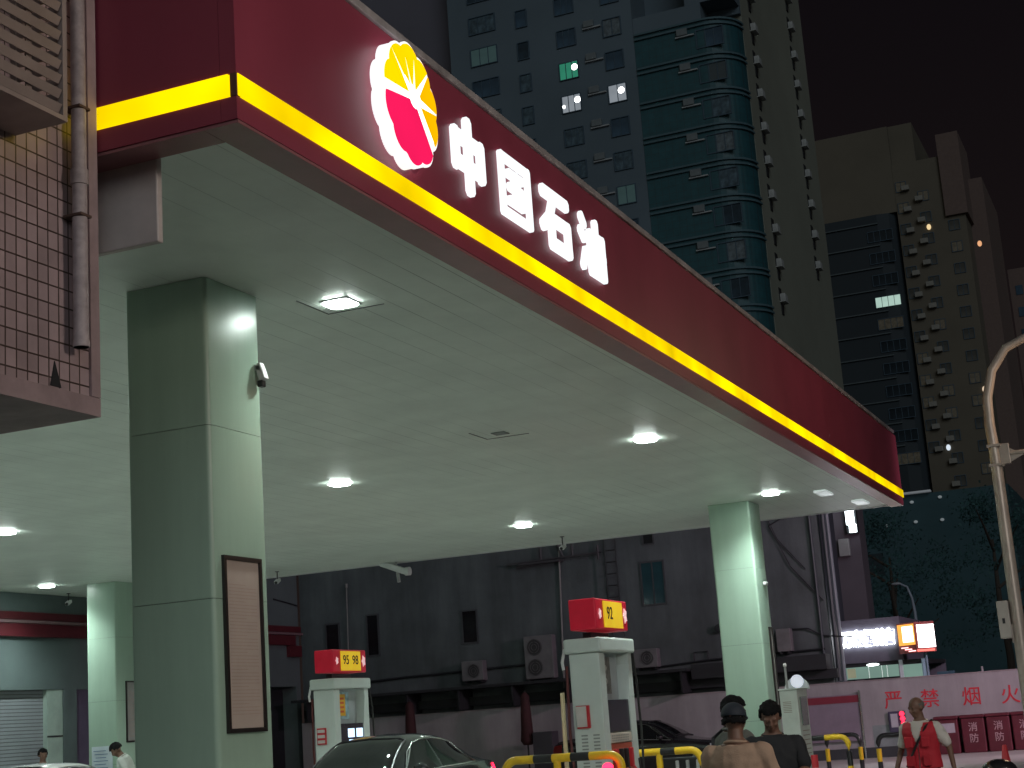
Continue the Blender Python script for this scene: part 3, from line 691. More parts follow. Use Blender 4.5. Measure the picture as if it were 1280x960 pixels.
    for yy, s in ((sy0+.16, .05), (sy1-.11, .075)):
        g = G(); g.prism([(yy+s*math.cos(k*math.pi/5)*(1 if k % 2 else .6), 3.07+s*1.5*math.sin(k*math.pi/5)*(1 if k % 2 else .7)) for k in range(10)], sx1+.001, sx1+.014); obj('star_mark', g, mat('mark_pink', (.8, .5, .5), .4, emit=(1, .6, .65), es=.5), sgn)
    return t
dispenser(-7.34, 20.2, [('92', .3)], 'white fuel pump with a red and yellow 92 sign, right of centre', False)
dispenser(-14.68, 25.95, [('95', .25), ('98', .72)], 'white fuel pump with red and yellow 95 98 sign behind the dark sedan', True)

# ------------------------------------------------------------------ white cabinet with arched sign beside the right column
t = thing('service_cabinet', 'tall white service cabinet with a round white sign behind it, right of the right column', 'cabinet', (-6.8, 28.8, .15))
cx0, cx1, cy0, cy1 = -6.92, -6.60, 28.3, 29.1
g = G(); g.box(cx0, cx1, cy0, cy1, .15, 1.93, bev=.015); obj('cabinet_body', g, mat('cabinet_white', (.55, .62, .57), .4), t)
g = G(); g.box(cx0-.02, cx1+.02, cy0-.02, cy1+.02, 1.933, 1.96, bev=.005); obj('cabinet_top', g, MATS['cabinet_white'], t)
g = G(); g.box(cx1+.001, cx1+.012, cy0+.18, cy1-.12, 1.30, 1.80); obj('green_window', g, mat('green_glass', (.05, .12, .08), .15), t)
g = G()
for k in range(7): g.box(cx0+.05, cx0+.2, cy0-.004, cy0-.001, 1.72-.03*k, 1.732-.03*k)
obj('print_lines', g, mat('cabinet_print', (.3, .27, .22), .7), t); g = G()
for k in range(7): g.box(cx1+.001, cx1+.004, cy0+.16, cy0+.66, 1.2-.08*k, 1.215-.08*k)
obj('print_lines', g, mat('cabinet_print', (.3, .27, .22), .7), t)
g = G(); g.box(cx1-.04, cx1-.02, cy0-.012, cy0-.001, 1.0, 1.12); obj('handle', g, darkmetal, t)
ar = G(); cc = (-6.80, 2.0); 
ar.prism([(cc[0]+.23*math.cos(a*math.pi/16), cc[1]-.06+.23*math.sin(a*math.pi/16)) for a in range(17)], 29.2, 29.26, 'y'); sgn = obj('round_sign', ar, mat('round_sign_white', (.6, .64, .66), .4), t)
ar = G(); ar.lathe([(.12, -.02), (.12, -.005)], (cc[0]+.02, 29.2, 2.09), 20, 'y'); obj('bright_disc', ar, mat('disc_white', (.75, .78, .85), .3, emit=(.8, .85, 1), es=.45), sgn)
ar = G(); ar.tube([(-6.86, 28.7, 1.96), (-6.86, 28.7, 2.36)], .022, 8); obj('aerial', ar, greyp, t)
ar = G(); ar.lathe([(.03, 0), (.035, .03), (.02, .06)], (-6.86, 28.7, 2.36), 10); obj('aerial_tip', ar, mat('tip_white', (.8, .8, .8), .4), t)
t = thing('striped_post', 'short red and white striped post at the foot of the white cabinet', 'bollard', (-6.25, 27.6, .15))
for k in range(3):
    g = G(); g.lathe([(.06, .15+.22*k), (.06, .365+.22*k)], (-6.25, 27.6, 0), 16); obj('stripe', g, [redp, whitep][k % 2], t)

# ------------------------------------------------------------------ striped crash bars
def hoop(label, x0, x1, y, top, r, cols, base=.15, leg_in=None, group='yellow and black crash bars on the forecourt', ry=0):
    t = thing('crash_bar', label, 'crash barrier', ((x0+x1)/2, y, base), 0, group)
    n = len(cols); L = x1-x0; rc = .16
    for i, c in enumerate(cols):
        a, b = x0+rc+(L-2*rc)*i/n, x0+rc+(L-2*rc)*(i+1)/n
        g = G(); g.tube([(a, y, top), (b, y, top)], r, 14); obj('rail_section', g, c, t, smooth=40)
    for s, c in ((x0, cols[0]), (x1, cols[-1])):
        d = 1 if s == x0 else -1
        g = G(); g.tube([(s+d*(rc-rc*math.sin(a)), y, top-(rc-rc*math.cos(a))) for a in np.linspace(0, math.pi/2, 7)]+[(s, y, top-rc-.12)], r, 14); obj('elbow', g, c, t, smooth=40)
        zz = top-rc-.12; k = 0; oth = [blackpaint, yellowp] if c is yellowp else [yellowp, blackpaint]
        while zz > base+.01:
            z2 = max(base, zz-.28); g = G(); g.tube([(s, y, zz), (s, y, z2)], r, 14); obj('leg_section', g, oth[k % 2], t, smooth=40); zz = z2; k += 1
    for xm in (leg_in or []):
        g = G(); g.tube([(xm, y, top-r*.6), (xm, y, base)], r*.9, 12); obj('middle_leg', g, yellowp, t, smooth=40)
    return t
hoop('yellow and black crash bar in front of the 92 fuel pump', -8.43, -6.83, 19.3, 1.22, .055, [yellowp, blackpaint, yellowp, blackpaint, yellowp], leg_in=[-7.70])
hoop('yellow and black crash bar behind the 92 pump, ending beside the people', -8.3, -6.86, 22.9, 1.13, .055, [blackpaint, yellowp, yellowp, blackpaint, yellowp], leg_in=[-7.5])
hoop('black crash bar with yellow elbow just right of the white cabinet', -7.6, -6.42, 31.4, 1.0, .055, [blackpaint, blackpaint, yellowp])
hoop('short black crash bar under the notice board', -7.95, -7.2, 36.5, .92, .05, [blackpaint], group='black hoop barriers near the perimeter wall')
hoop('black hoop barrier behind the vest man', -6.7, -5.8, 36, .87, .055, [blackpaint], group='black hoop barriers near the perimeter wall')
hoop('yellow crash bar end left of the dark sedan', -14.6, -13.6, 22.3, 1.05, .055, [yellowp, blackpaint, yellowp])
# red warning lamp on the first crash bar
g = G(); g.ell((-6.96, 19.15, 1.07), (.075, .04, .06)); tag(obj('warning_lamp', g, emat('warn_red', (1, .02, .06), 5), base=(-6.96, 19.15, 1.0)), 'glowing red lamp under the crash bar before the 92 pump', 'lamp')
# yellow box behind the bars and beige pole
g = G(); g.tube([(-9.42, 24, .15), (-9.40, 24, 2.12)], .035, 10)
tag(obj('thin_pole', g, mat('pole_beige', (.38, .33, .20), .5)), 'thin beige pole standing left of the 92 pump', 'pole')
t = thing('nozzle_rack', 'low black box with three pale grips behind the right crash bar', 'rack', (-7.2, 23.4, .15))
g = G(); g.box(-7.68, -6.8, 23.25, 23.5, .15, 1.02, bev=.02); obj('box', g, blackp, t)
for k in range(3):
    g = G(); g.box(-7.36+.16*k, -7.31+.16*k, 23.21, 23.248, .84, .98, bev=.01); obj('grip', g, greyp, t)

# folded parasols by the wall
def parasol(x, label):
    t = thing('folded_parasol', label, 'parasol', (x, 42.2, .15), 0, 'folded dark red parasols by the rear wall')
    g = G(); g.tube([(x, 42.2, .15), (x, 42.2, 2.6)], .025, 8); obj('pole', g, darkmetal, t)
    g = G(); prof = [(.04, 2.55), (.12, 2.45), (.15, 2.0), (.17, 1.5), (.20, 1.2), (.12, 1.08)]
    g.lathe(prof, (x, 42.2, 0), 16)
    for v in g.b.verts:
        a = math.atan2(v.co.y-42.2, v.co.x-x); k = 1+.14*math.sin(a*8); v.co.x = x+(v.co.x-x)*k; v.co.y = 42.2+(v.co.y-42.2)*k
    obj('canopy_cloth', g, mat('parasol_red', (.045, .012, .014), .8, var=.3), t, smooth=60)
    g = G(); g.lathe([(.28, .15), (.28, .22), (.06, .26), (.05, .45)], (x, 42.2, 0), 20); obj('base', g, darkmetal, t)
parasol(-17.68, 'folded dark red parasol left of the beige pole'); parasol(-21.36, 'folded dark red parasol behind the sedan roof')
g = G(); g.box(-17.45, -16.85, 42.0, 42.5, .15, 1.42, bev=.02)
tag(obj('storage_box', g, mat('box_darkgrey', (.05, .05, .06), .6)), 'dark grey box standing beside the folded parasol', 'box')

# ------------------------------------------------------------------ cars
def pc(xs, ys, s):      # smooth interpolation
    xs = np.array(xs, float); ys = np.array(ys, float); i = int(np.clip(np.searchsorted(xs, s)-1, 0, len(xs)-2))
    h = np.diff(xs); d = np.diff(ys)/h; mm = np.zeros(len(xs)); mm[0], mm[-1] = d[0], d[-1]
    for k in range(1, len(xs)-1): mm[k] = 0 if d[k-1]*d[k] <= 0 else 2*d[k-1]*d[k]/(d[k-1]+d[k])
    t = (s-xs[i])/h[i]; h00 = 2*t**3-3*t**2+1; h10 = t**3-2*t**2+t; h01 = -2*t**3+3*t**2; h11 = t**3-t**2
    return h00*ys[i]+h10*h[i]*mm[i]+h01*ys[i+1]+h11*h[i]*mm[i+1]
SS = [0, .12, .5, 1.25, 1.45, 1.8, 2.25, 2.75, 3.25, 3.75, 4.15, 4.45, 4.72, 4.85]
ZT = [.55, .70, .82, .93, 1.00, 1.21, 1.40, 1.45, 1.42, 1.29, 1.12, 1.07, 1.03, .75]
ZB = [.50, .64, .76, .86, .88, .90, .92, .94, .95, .97, .98, .98, .95, .70]
HW = [.62, .78, .88, .92, .92, .92, .92, .92, .92, .92, .91, .88, .80, .70]
HR = [.50, .64, .74, .78, .74, .66, .60, .58, .58, .60, .68, .70, .64, .58]
TB = [0, .12, .34, .46, .76, .86, 1.0]
def cp(s, t):
    hw, hr, zt, zb = pc(SS, HW, s), pc(SS, HR, s), pc(SS, ZT, s), pc(SS, ZB, s)
    P = [(hw-.06, .20), (hw, .42), (hw-.01, zb-.12), (hw-.06, zb), (hr, max(zt-.07, zb+.005)), (hr-.14, zt-.018), (0, zt)]
    i = min(int(np.searchsorted(TB, t, side='right')-1), 5); u = (t-TB[i])/(TB[i+1]-TB[i])
    a, b = Vector(P[i]), Vector(P[i+1]); p = a.lerp(b, u)
    return Vector((p.x, s, p.y))
def cgrid(s0, s1, t0, t1, ns, ntt, side, off=0, taper=None, mirror=False):
    g = G(); rows = []
    for i in range(ns+1):
        row = []
        for j in range(ntt+1):
            t = t0+(t1-t0)*j/ntt; a, b = s0, s1
            if taper: a, b = s0+taper[0]*(t-t0)/(t1-t0), s1+taper[1]*(t-t0)/(t1-t0)
            s = a+(b-a)*i/ns; e = .01
            p = cp(s, t); ds = cp(min(s+e, 4.85), t)-cp(max(s-e, 0), t); dt = cp(s, min(1, t+.01))-cp(s, max(0, t-.01))
            n = ds.cross(dt).normalized(); n = n if n.z+n.x > 0 else -n; p = p+n*off
            if side < 0: p.x = -p.x
            row.append(g.b.verts.new(p))
        rows.append(row)
    for A, B in zip(rows, rows[1:]):
        for j in range(ntt): g.b.faces.new((A[j], A[j+1], B[j+1], B[j]))
    return g
def car(label, loc, rz, paint, lit=True, zs=1.0, name='sedan_car'):
    t = thing(name, label, 'car', loc, rz, None); t.scale = (1, 1, zs)
    g = cgrid(0, 4.85, 0, 1, 64, 24, 1); h = cgrid(0, 4.85, 0, 1, 64, 24, -1)
    me = bpy.data.meshes.new('h'); h.b.to_mesh(me); h.b.free(); g.b.from_mesh(me); bmesh.ops.remove_doubles(g.b, verts=g.b.verts, dist=.002)
    for st in (0, 4.85):        # close both ends
        ring_ = [v for v in g.b.verts if abs(v.co.y-st) < 1e-4]; ring_.sort(key=lambda v: math.atan2(v.co.z-.4, v.co.x)); g.b.faces.new(ring_)
    obj('body', g, paint, t, world=False, smooth=28)
    g = G(); g.box(-.84, .84, .1, 4.75, .16, .30); obj('underbody', g, blackp, t, world=False)
    for nm, a, b, tp in (('windscreen', 1.42, 2.20, None), ('rear_window', 3.50, 4.12, None)):
        g = cgrid(a, b, .80, 1, 10, 6, 1, .006); h = cgrid(a, b, .80, 1, 10, 6, -1, .006)
        me = bpy.data.meshes.new('h'); h.b.to_mesh(me); h.b.free(); g.b.from_mesh(me); bmesh.ops.remove_doubles(g.b, verts=g.b.verts, dist=.003); obj(nm, g, glass_d, t, world=False, smooth=60)
    g = G()
    edge = [(1.42, t_) for t_ in np.linspace(1, .80, 8)]+[(s_, .80) for s_ in np.linspace(1.5, 2.12, 8)]+[(2.20, t_) for t_ in np.linspace(.80, 1, 8)]
    L_ = [cp(*e_)+Vector((0, 0, .008)) for e_ in edge]; g.tube(L_, .016, 6); g.tube([Vector((-p.x, p.y, p.z)) for p in L_], .016, 6); obj('screen_trim', g, blackp, t, world=False)
    for sd in (1, -1):
        g = G(); g.tube([cp(s_, .50+.25*(s_-1.45)/.8)*1+Vector((.004, 0, .006)) if sd > 0 else Vector((-cp(s_, .50+.25*(s_-1.45)/.8).x-.004, s_, cp(s_, .50+.25*(s_-1.45)/.8).z+.006)) for s_ in np.linspace(1.5, 2.15, 8)], .012, 6); obj('pillar_trim', g, chrome, t, world=False)
        g = G(); g.tube([(sd*.05, 1.40, 1.01), (sd*.30, 1.46, 1.03), (sd*.62, 1.50, 1.0)], .010, 5); obj('wiper', g, blackp, t, world=False)
    for sd in (1, -1):
        for a, b, tp in ((1.62, 2.72, (.45, 0)), (2.80, 3.85, (0, -.35))):
            obj('side_window', cgrid(a, b, .48, .735, 8, 5, sd, .006, tp), glass_d, t, world=False, smooth=60)
        g = G()
        pts = []
        for s_, t_ in [(1.55, .475)]+[(1.55+.23*k, .475) for k in range(1, 11)]+[(3.72, .60), (3.50, .745)]+[(3.5-.25*k, .748) for k in range(1, 6)]+[(2.0, .72), (1.6, .50)]:
            p = cp(s_, t_)+Vector((.012, 0, .004)); p.x *= sd; pts.append(p)
        g.tube(pts, .009, 6); obj('chrome_trim', g, chrome, t, world=False)
        g = G(); g.ell((sd*.98, 1.78, .98), (.11, .07, .075)); g.box(min(sd*.86, sd*.94), max(sd*.86, sd*.94), 1.76, 1.80, .92, .96); mi = obj('mirror', g, paint, t, world=False, smooth=50)
        g = G(); g.box(min(sd*.9, sd*1.06), max(sd*.9, sd*1.06), 1.845, 1.852, .93, 1.03); obj('mirror_glass', g, chrome, mi, world=False)
        for a, b in ((.03, .45),):
            obj('headlight', cgrid(.06, .55, .28, .44, 6, 4, sd, .008), mat('lens_clear', (.5, .52, .55), .1), t, world=False, smooth=60)
        obj('tail_light', cgrid(4.50, 4.84, .24, .42, 6, 4, sd, .012), emat('tail_red', (1, .015, .05), 6) if lit else mat('tail_off', (.2, .01, .01), .3), t, world=False, smooth=60)
        for yy in (.85, 3.75):
            g = G(); g.lathe([(.30, -.11), (.325, -.08), (.325, .08), (.30, .11)], (sd*.80, yy, .325), 28, 'x'); wh = obj('wheel', g, rubber, t, world=False, smooth=40)
            g = G(); g.lathe([(.21, -.02), (.19, .01)], (sd*.905, yy, .325), 20, 'x')
            for k in range(5):
                a = k*2*math.pi/5; g.box(sd*.915-.012, sd*.915+.012, yy-.03+math.cos(a)*.10, yy+.03+math.cos(a)*.10, .325+math.sin(a)*.10-.09, .325+math.sin(a)*.10+.09)
            obj('rim', g, chrome, wh, world=False)
        g = G(); g.box(min(sd*.925, sd*.94), max(sd*.925, sd*.94), 2.5, 2.66, .80, .82); g.box(min(sd*.925, sd*.94), max(sd*.925, sd*.94), 3.45, 3.6, .82, .84); obj('door_handles', g, chrome, t, world=False)
    return t
car('dark grey sedan with lit tail light standing between the two fuel pumps', (-10.95, 18.15, .15), 0, mat('paint_dark', (.022, .028, .030), .18, coat=.6, var=.05), True, 1.05)
car('white car cut off at the lower left corner', (-18.3, 19.4, .15), R(0), mat('paint_white', (.62, .64, .64), .2, coat=.6, var=.03), False, 1.0, 'white_car')
car('black car parked by the wall behind the 92 pump', (-10.8, 39.6, .15), R(90), mat('paint_black', (.012, .012, .015), .2, coat=.6), False, .98, 'parked_car')

# ------------------------------------------------------------------ people
def cone(g, a, b, ra, rb, n=14):
    a, b = Vector(a), Vector(b); g.tube([a, a.lerp(b, .5), b], [ra, (ra+rb)/2, rb], n); g.ell(a, (ra,)*3, u=12, v=8); g.ell(b, (rb,)*3, u=12, v=8)
def loft(g, secs, n=24):
    rings = []
    for (x, y, z, rx, ry) in secs: rings.append([g.b.verts.new((x+rx*math.cos(2*math.pi*k/n), y+ry*math.sin(2*math.pi*k/n), z)) for k in range(n)])
    for A, B in zip(rings, rings[1:]):
        for k in range(n): g.b.faces.new((A[k], A[(k+1) % n], B[(k+1) % n], B[k]))
    g.b.faces.new(rings[0][::-1]); g.b.faces.new(rings[-1])
def person(label, loc, rz, skin, shirt, trousers, hair=None, cap=None, vest=None, bow=0, turn=0, lean=0, arms=None, sleeve='short', strap=None, s=1.0, bald=False, legs=None, wide=1.0, hold=None):
    t = thing('person', label, 'person', loc, rz, None); t.scale = (s, s, s)
    lean = R(lean)
    def L(p):       # bend the upper body forward about the hips (faces -y)
        v = Vector(p)
        if v.z <= .95: return v
        q = v-Vector((0, 0, .95)); q = Matrix.Rotation(lean, 3, 'X') @ q; return q+Vector((0, 0, .95))
    W_ = wide
    arms = arms or {1: ((.235, .02, 1.12), (.25, -.05, .88)), -1: ((-.235, .02, 1.12), (-.25, -.05, .88))}
    legs = legs or {1: ((.10, -.01, .50), (.11, .03, .09)), -1: ((-.10, -.01, .50), (-.11, .03, .09))}
    def torso(g, inf=0, z0=.82, z1=1.5):
        secs = [(0, .0, .80, .150, .105), (0, .0, .90, .165, .115), (0, 0, 1.0, .150, .105), (0, .0, 1.10, .148, .10), (0, -.005, 1.20, .165, .11), (0, -.005, 1.30, .178, .115), (0, .0, 1.37, .170, .10), (0, .005, 1.42, .11, .075), (0, 0, 1.46, .062, .06)]
        q = [(x, y, z, rx*W_+inf, ry*(1+(W_-1)*1.3)+inf) for x, y, z, rx, ry in secs if z0 <= z <= z1]
        gg = G(); loft(gg, q)
        for v in gg.b.verts: v.co = L(v.co)
        me = bpy.data.meshes.new('l'); gg.b.to_mesh(me); gg.b.free(); g.b.from_mesh(me)
    sh = {1: L((.175*W_, 0, 1.365)), -1: L((-.175*W_, 0, 1.365))}
    A = {k: (L(v[0]), L(v[1])) for k, v in arms.items()}
    hc = L((0, -.012, 1.585)); nk = L((0, .01, 1.42))
    hr = Matrix.Rotation(R(turn), 3, 'Z') @ Matrix.Rotation(R(bow)+lean, 3, 'X')
    piv = L((0, .01, 1.49))
    def Hd(p): return piv+hr @ (Vector(p)-Vector((0, .01, 1.49)))
    g = G(); torso(g)
    cone(g, nk, Hd((0, -.0, 1.53)), .062, .056)
    gh = G(); gh.ell((0, .012, 1.615), (.076, .095, .092)); gh.ell((0, -.022, 1.565), (.060, .068, .078)); gh.ell((0, -.052, 1.512), (.034, .034, .026))
    gh.ell((0, -.098, 1.570), (.013, .020, .020)); gh.ell((0, -.092, 1.588), (.009, .014, .026))
    for d in (1, -1):
        gh.ell((d*.077, .012, 1.585), (.012, .022, .032)); gh.ell((d*.034, -.070, 1.562), (.022, .018, .018)); gh.ell((d*.03, -.079, 1.613), (.026, .012, .009)); gh.ell((d*.030, -.079, 1.597), (.013, .011, .010), u=10, v=8)
    gh.ell((0, -.088, 1.541), (.024, .010, .006)); gh.ell((0, -.086, 1.533), (.020, .011, .007))
    for v in gh.b.verts: v.co = Hd(v.co)
    me = bpy.data.meshes.new('l'); gh.b.to_mesh(me); gh.b.free(); g.b.from_mesh(me)
    for d in (1, -1):
        e, w_ = A[d]
        cone(g, sh[d], e, .048, .038); cone(g, e, w_, .037, .026)
        f = (w_-e).normalized(); side = f.cross(Vector((0, 1, 0))).normalized(); fr = side.cross(f)
        pal = w_+f*.055; g.ell(pal, (.022, .040, .05), rot=Matrix((side, fr, f)).transposed())
        for k in range(4):
            o_ = pal+fr*(-.028+.0185*k)+f*.035; l_ = [.030, .036, .034, .026][k]
            g.tube([o_, o_+f*l_+side*-.004*d, o_+f*l_*1.7+side*-.014*d, o_+f*l_*2.2+side*-.026*d], [.0105, .0095, .009, .007], 8)
        o_ = w_+f*.03-fr*.03; g.tube([o_, o_-fr*.022+f*.02, o_-fr*.03+f*.05], [.013, .011, .009], 8)
        kn, an = [Vector(q) for q in legs[d]]; hp = Vector((d*.085*W_, 0, .86))
        cone(g, hp, kn, .085, .056); cone(g, kn, an, .052, .036)
    body = remesh(g, .0075, 5, .5); obj('body', body, skin, t, world=False)
    # trousers, shoes
    g = G(); loft(g, [(0, 0, .80, .158*W_, .118), (0, 0, .92, .176*W_, .126), (0, 0, 1.0, .166*W_, .118)])
    for d in (1, -1):
        kn, an = [Vector(q) for q in legs[d]]; hp = Vector((d*.088*W_, 0, .86)); cone(g, hp, kn, .100, .075); cone(g, kn, an+Vector((0, 0, .0)), .074, .062)
    obj('trousers', remesh(g, .012, 3), trousers, t, world=False)
    for d in (1, -1):
        an = legs[d][1]; g = G(); g.ell((an[0], an[1]-.07, .045), (.048, .14, .045)); g.ell((an[0], an[1]+.01, .07), (.042, .055, .06)); obj('shoe', remesh(g, .01, 3), blackp, t, world=False)
    # shirt
    g = G(); torso(g, .022, .85 if not lean else .95, 1.43)
    for d in (1, -1):
        e, w_ = A[d]; el = e if sleeve == 'long' else sh[d].lerp(e, .78)
        cone(g, sh[d]-Vector((0, 0, .004)), el, .070*W_**.5, .060)
        if sleeve == 'long': cone(g, e, e.lerp(w_, .92), .056, .044)
    me = remesh(g, .011, 4)
    for v in me.vertices:
        n = noise.noise(v.co*7)*.014+(1-abs(noise.noise(Vector((v.co.x*9, v.co.y*9, v.co.z*4)))))**4*.010+noise.noise(v.co*19)*.005; v.co += v.normal*n
    obj('shirt', me, shirt, t, world=False)
    g = G(); g.tube([L((.082*math.cos(a), .008+.078*math.sin(a), 1.435+.012*math.sin(a))) for a in np.linspace(0, 2*math.pi, 25)], .011, 8, cap=False); obj('collar', g, shirt, t, world=False, smooth=60)
    if vest:
        g = G(); torso(g, .045, .85, 1.43)
        for d in (1, -1): g.ell(sh[d]+Vector((-d*.03, 0, .01)), (.065, .085, .055))
        me = remesh(g, .011, 4); bm = bmesh.new(); bm.from_mesh(me)
        bmesh.ops.delete(bm, geom=[f for f in bm.faces if (lambda c: c.y < -.02 and abs(c.x) < .006+max(0, (c.z-1.14))*.26)(f.calc_center_median()) or f.calc_center_median().z > 1.44], context='FACES')
        bm.to_mesh(me); bm.free(); me.update()
        for v in me.vertices: v.co += v.normal*(noise.noise(v.co*9)*.01)
        vo = obj('vest', me, vest, t, world=False)
        for d in (1, -1):
            for z0_ in (.93, 1.14):
                g = G(); g.box(d*.10-.05, d*.10+.05, -.178, -.150, z0_, z0_+.12, bev=.012); obj('pocket', g, vest, vo, world=False)
    if hair or bald:
        n0 = random.random()*9
        g = G(); q = bmesh.ops.create_icosphere(g.b, subdivisions=4, radius=1)['verts']
        for v in q:
            d = v.co.normalized(); face = (d.y < -.32 and d.z < .38+.12*noise.noise(d*9)) or (d.z < -.5) or (d.y < .05 and d.z < -.22)
            k = .80 if face else 1.20+noise.noise(d*4+Vector((n0, 0, 0)))*.12+noise.noise(d*18)*.10+noise.noise(d*40)*.05
            if cap and d.z > -.1: k *= .82
            if bald: k = 1.035 if (not face and d.z < .35 and d.y > -.3) else .85
            v.co = Hd(Vector((d.x*.078*k, d.y*.098*k+.012, d.z*.094*k+1.612)))
        obj('hair', g, hair or mat('hair_grey', (.12, .11, .10), .8), t, world=False, smooth=80)
    if cap:
        g = G(); q = bmesh.ops.create_uvsphere(g.b, u_segments=28, v_segments=16, radius=1)['verts']
        for v in q:
            d = v.co.copy(); z = max(d.z, -.08); v.co = Hd(Vector((d.x*.094, d.y*.112+.012, z*.098+1.63)))
        c_ = obj('cap', g, cap, t, world=False, smooth=60)
        g = G(); g.prism([(-.075, -.085), (-.06, -.15), (0, -.178), (.06, -.15), (.075, -.085)], 1.622, 1.632, 'z')
        for v in g.b.verts: v.co = Hd(v.co)
        obj('brim', g, cap, c_, world=False)
    if strap:
        g = G(); pts = [L(p) for p in [(.13, .10, 1.41), (.13, .02, 1.435), (.11, -.13, 1.37), (.02, -.165, 1.22), (-.10, -.165, 1.02), (-.185, -.08, .93)]]
        if strap == 'back': pts = [L((.12*d_, y_, z_)) for d_, y_, z_ in ((1, -.10, 1.38), (1, .0, 1.46), (1, .13, 1.38), (1, .16, 1.15))]
        g.tube(pts, .014, 6); obj('strap', g, blackp, t, world=False)
    return t
skin_d = mat('skin_tan', (.17, .09, .062), .55, var=.08, scale=20); skin_l = mat('skin_light', (.36, .22, .16), .5, var=.08, scale=20)
hairb = mat('hair_black', (.006, .006, .007), .75, var=.5, scale=60, bump=1, bscale=150, spec=.2)
denim = mat('trouser_dark', (.02, .022, .03), .8)
sh_tan = mat('shirt_tan', (.42, .29, .21), .85, bump=.3, bscale=90); sh_dark = mat('shirt_charcoal', (.018, .02, .024), .85); sh_grey = mat('shirt_greygreen', (.13, .13, .12), .85)
sh_white = mat('shirt_white', (.62, .66, .62), .8); sh_beige = mat('shirt_beige', (.62, .58, .54), .8)
person('person in a tan t-shirt and dark cap, back turned, in front of the right column', (-3.17, 11.5, 0), R(178), skin_d, sh_tan, denim, hair=hairb, cap=mat('cap_navy', (.015, .022, .035), .7), bow=8, wide=1.08, s=1.0, arms={1: ((.27, -.06, 1.15), (.18, -.28, 1.12)), -1: ((-.27, -.06, 1.15), (-.18, -.28, 1.12))})
person('young person with black hair and dark t-shirt looking down, right of the capped one', (-3.27, 13.0, 0), R(12), skin_d, sh_dark, denim, hair=hairb, bow=28, s=1.01, arms={1: ((.24, -.04, 1.15), (.12, -.26, 1.10)), -1: ((-.24, -.04, 1.15), (-.10, -.27, 1.10))})
person('person with black hair and grey shirt, half hidden behind the capped one', (-3.76, 13.6, 0), R(140), skin_d, sh_grey, denim, hair=hairb, bow=15, s=1.045, strap='back')
person('older person with close cropped hair wearing a red work vest over a pale shirt', (-2.95, 18.5, 0), R(-12), skin_d, sh_beige, denim, bald=True, vest=mat('vest_red', (.50, .018, .035), .75, bump=.4, bscale=60), bow=14, turn=-28, strap='front', s=.975,
       legs={1: ((.11, -.14, .52), (.12, -.10, .10)), -1: ((-.10, .04, .50), (-.11, .22, .13))}, arms={1: ((.30, .03, 1.13), (.36, -.05, .88)), -1: ((-.27, .03, 1.13), (-.33, -.06, .88))})
person('person in a white shirt bending over beside the far left column', (-18.42, 24.9, .15), R(-62), skin_d, sh_white, denim, hair=hairb, lean=24, bow=22, s=1.05)
person('person with black hair standing behind the white car', (-20.75, 25.2, .15), R(60), skin_d, sh_dark, denim, hair=hairb, bow=5, s=1.0)

# ------------------------------------------------------------------ black scooter at the right
t = thing('motor_scooter', 'black scooter whose top and round mirror show in the lower right corner', 'scooter', (-1.62, 13.9, 0), R(10))
bp = mat('scooter_black', (.012, .012, .014), .2, coat=.5)
g = G(); g.ell((0, .0, 1.02), (.15, .13, .10)); g.box(-.14, .14, -.02, .14, .55, 1.0, bev=.05); obj('front_cowl', g, bp, t, world=False, smooth=50)
g = G(); g.box(-.12, .12, .1, 1.25, .30, .42, bev=.04); g.box(-.15, .15, .65, 1.45, .42, .68, bev=.08); obj('body', g, bp, t, world=False, smooth=50)
g = G(); g.box(-.14, .14, .6, 1.4, .683, .78, bev=.05); obj('seat', g, rubber, t, world=False, smooth=50)
g = G(); g.ell((0, -.12, .98), (.07, .04, .055)); obj('headlight', g, mat('scooter_lamp', (.5, .5, .5), .1), t, world=False)
g = G(); g.tube([(-.33, .08, .96), (0, .03, .95), (.33, .08, .96)], .016, 8); hb = obj('handlebar', g, darkmetal, t, world=False)
for d in (1, -1):
    g = G(); g.tube([(d*.28, .08, .96), (d*.3, .06, 1.0)], .008, 6); g.ell((d*.3, .05, 1.02), (.06, .015, .045)); obj('mirror', g, blackp, t, world=False)
for yy in (-.12, 1.3):
    g = G(); g.lathe([(.19, -.05), (.23, -.03), (.23, .03), (.19, .05)], (0, yy, .235), 24, 'x'); obj('wheel', g, rubber, t, world=False, smooth=40)
t = thing('traffic_cone', 'small red and white cone behind the scooter', 'cone', (-3.02, 27, 0)); t.scale = (1.2, 1.2, 1.28)
g = G(); g.lathe([(.17, 0), (.17, .02), (.12, .03), (.03, .62), (.02, .63)], n=20); obj('cone', g, redp, t, world=False, smooth=40)
g = G(); g.lathe([(.092, .22), (.066, .40)], n=20); obj('white_collar', g, whitep, t, world=False, smooth=40)

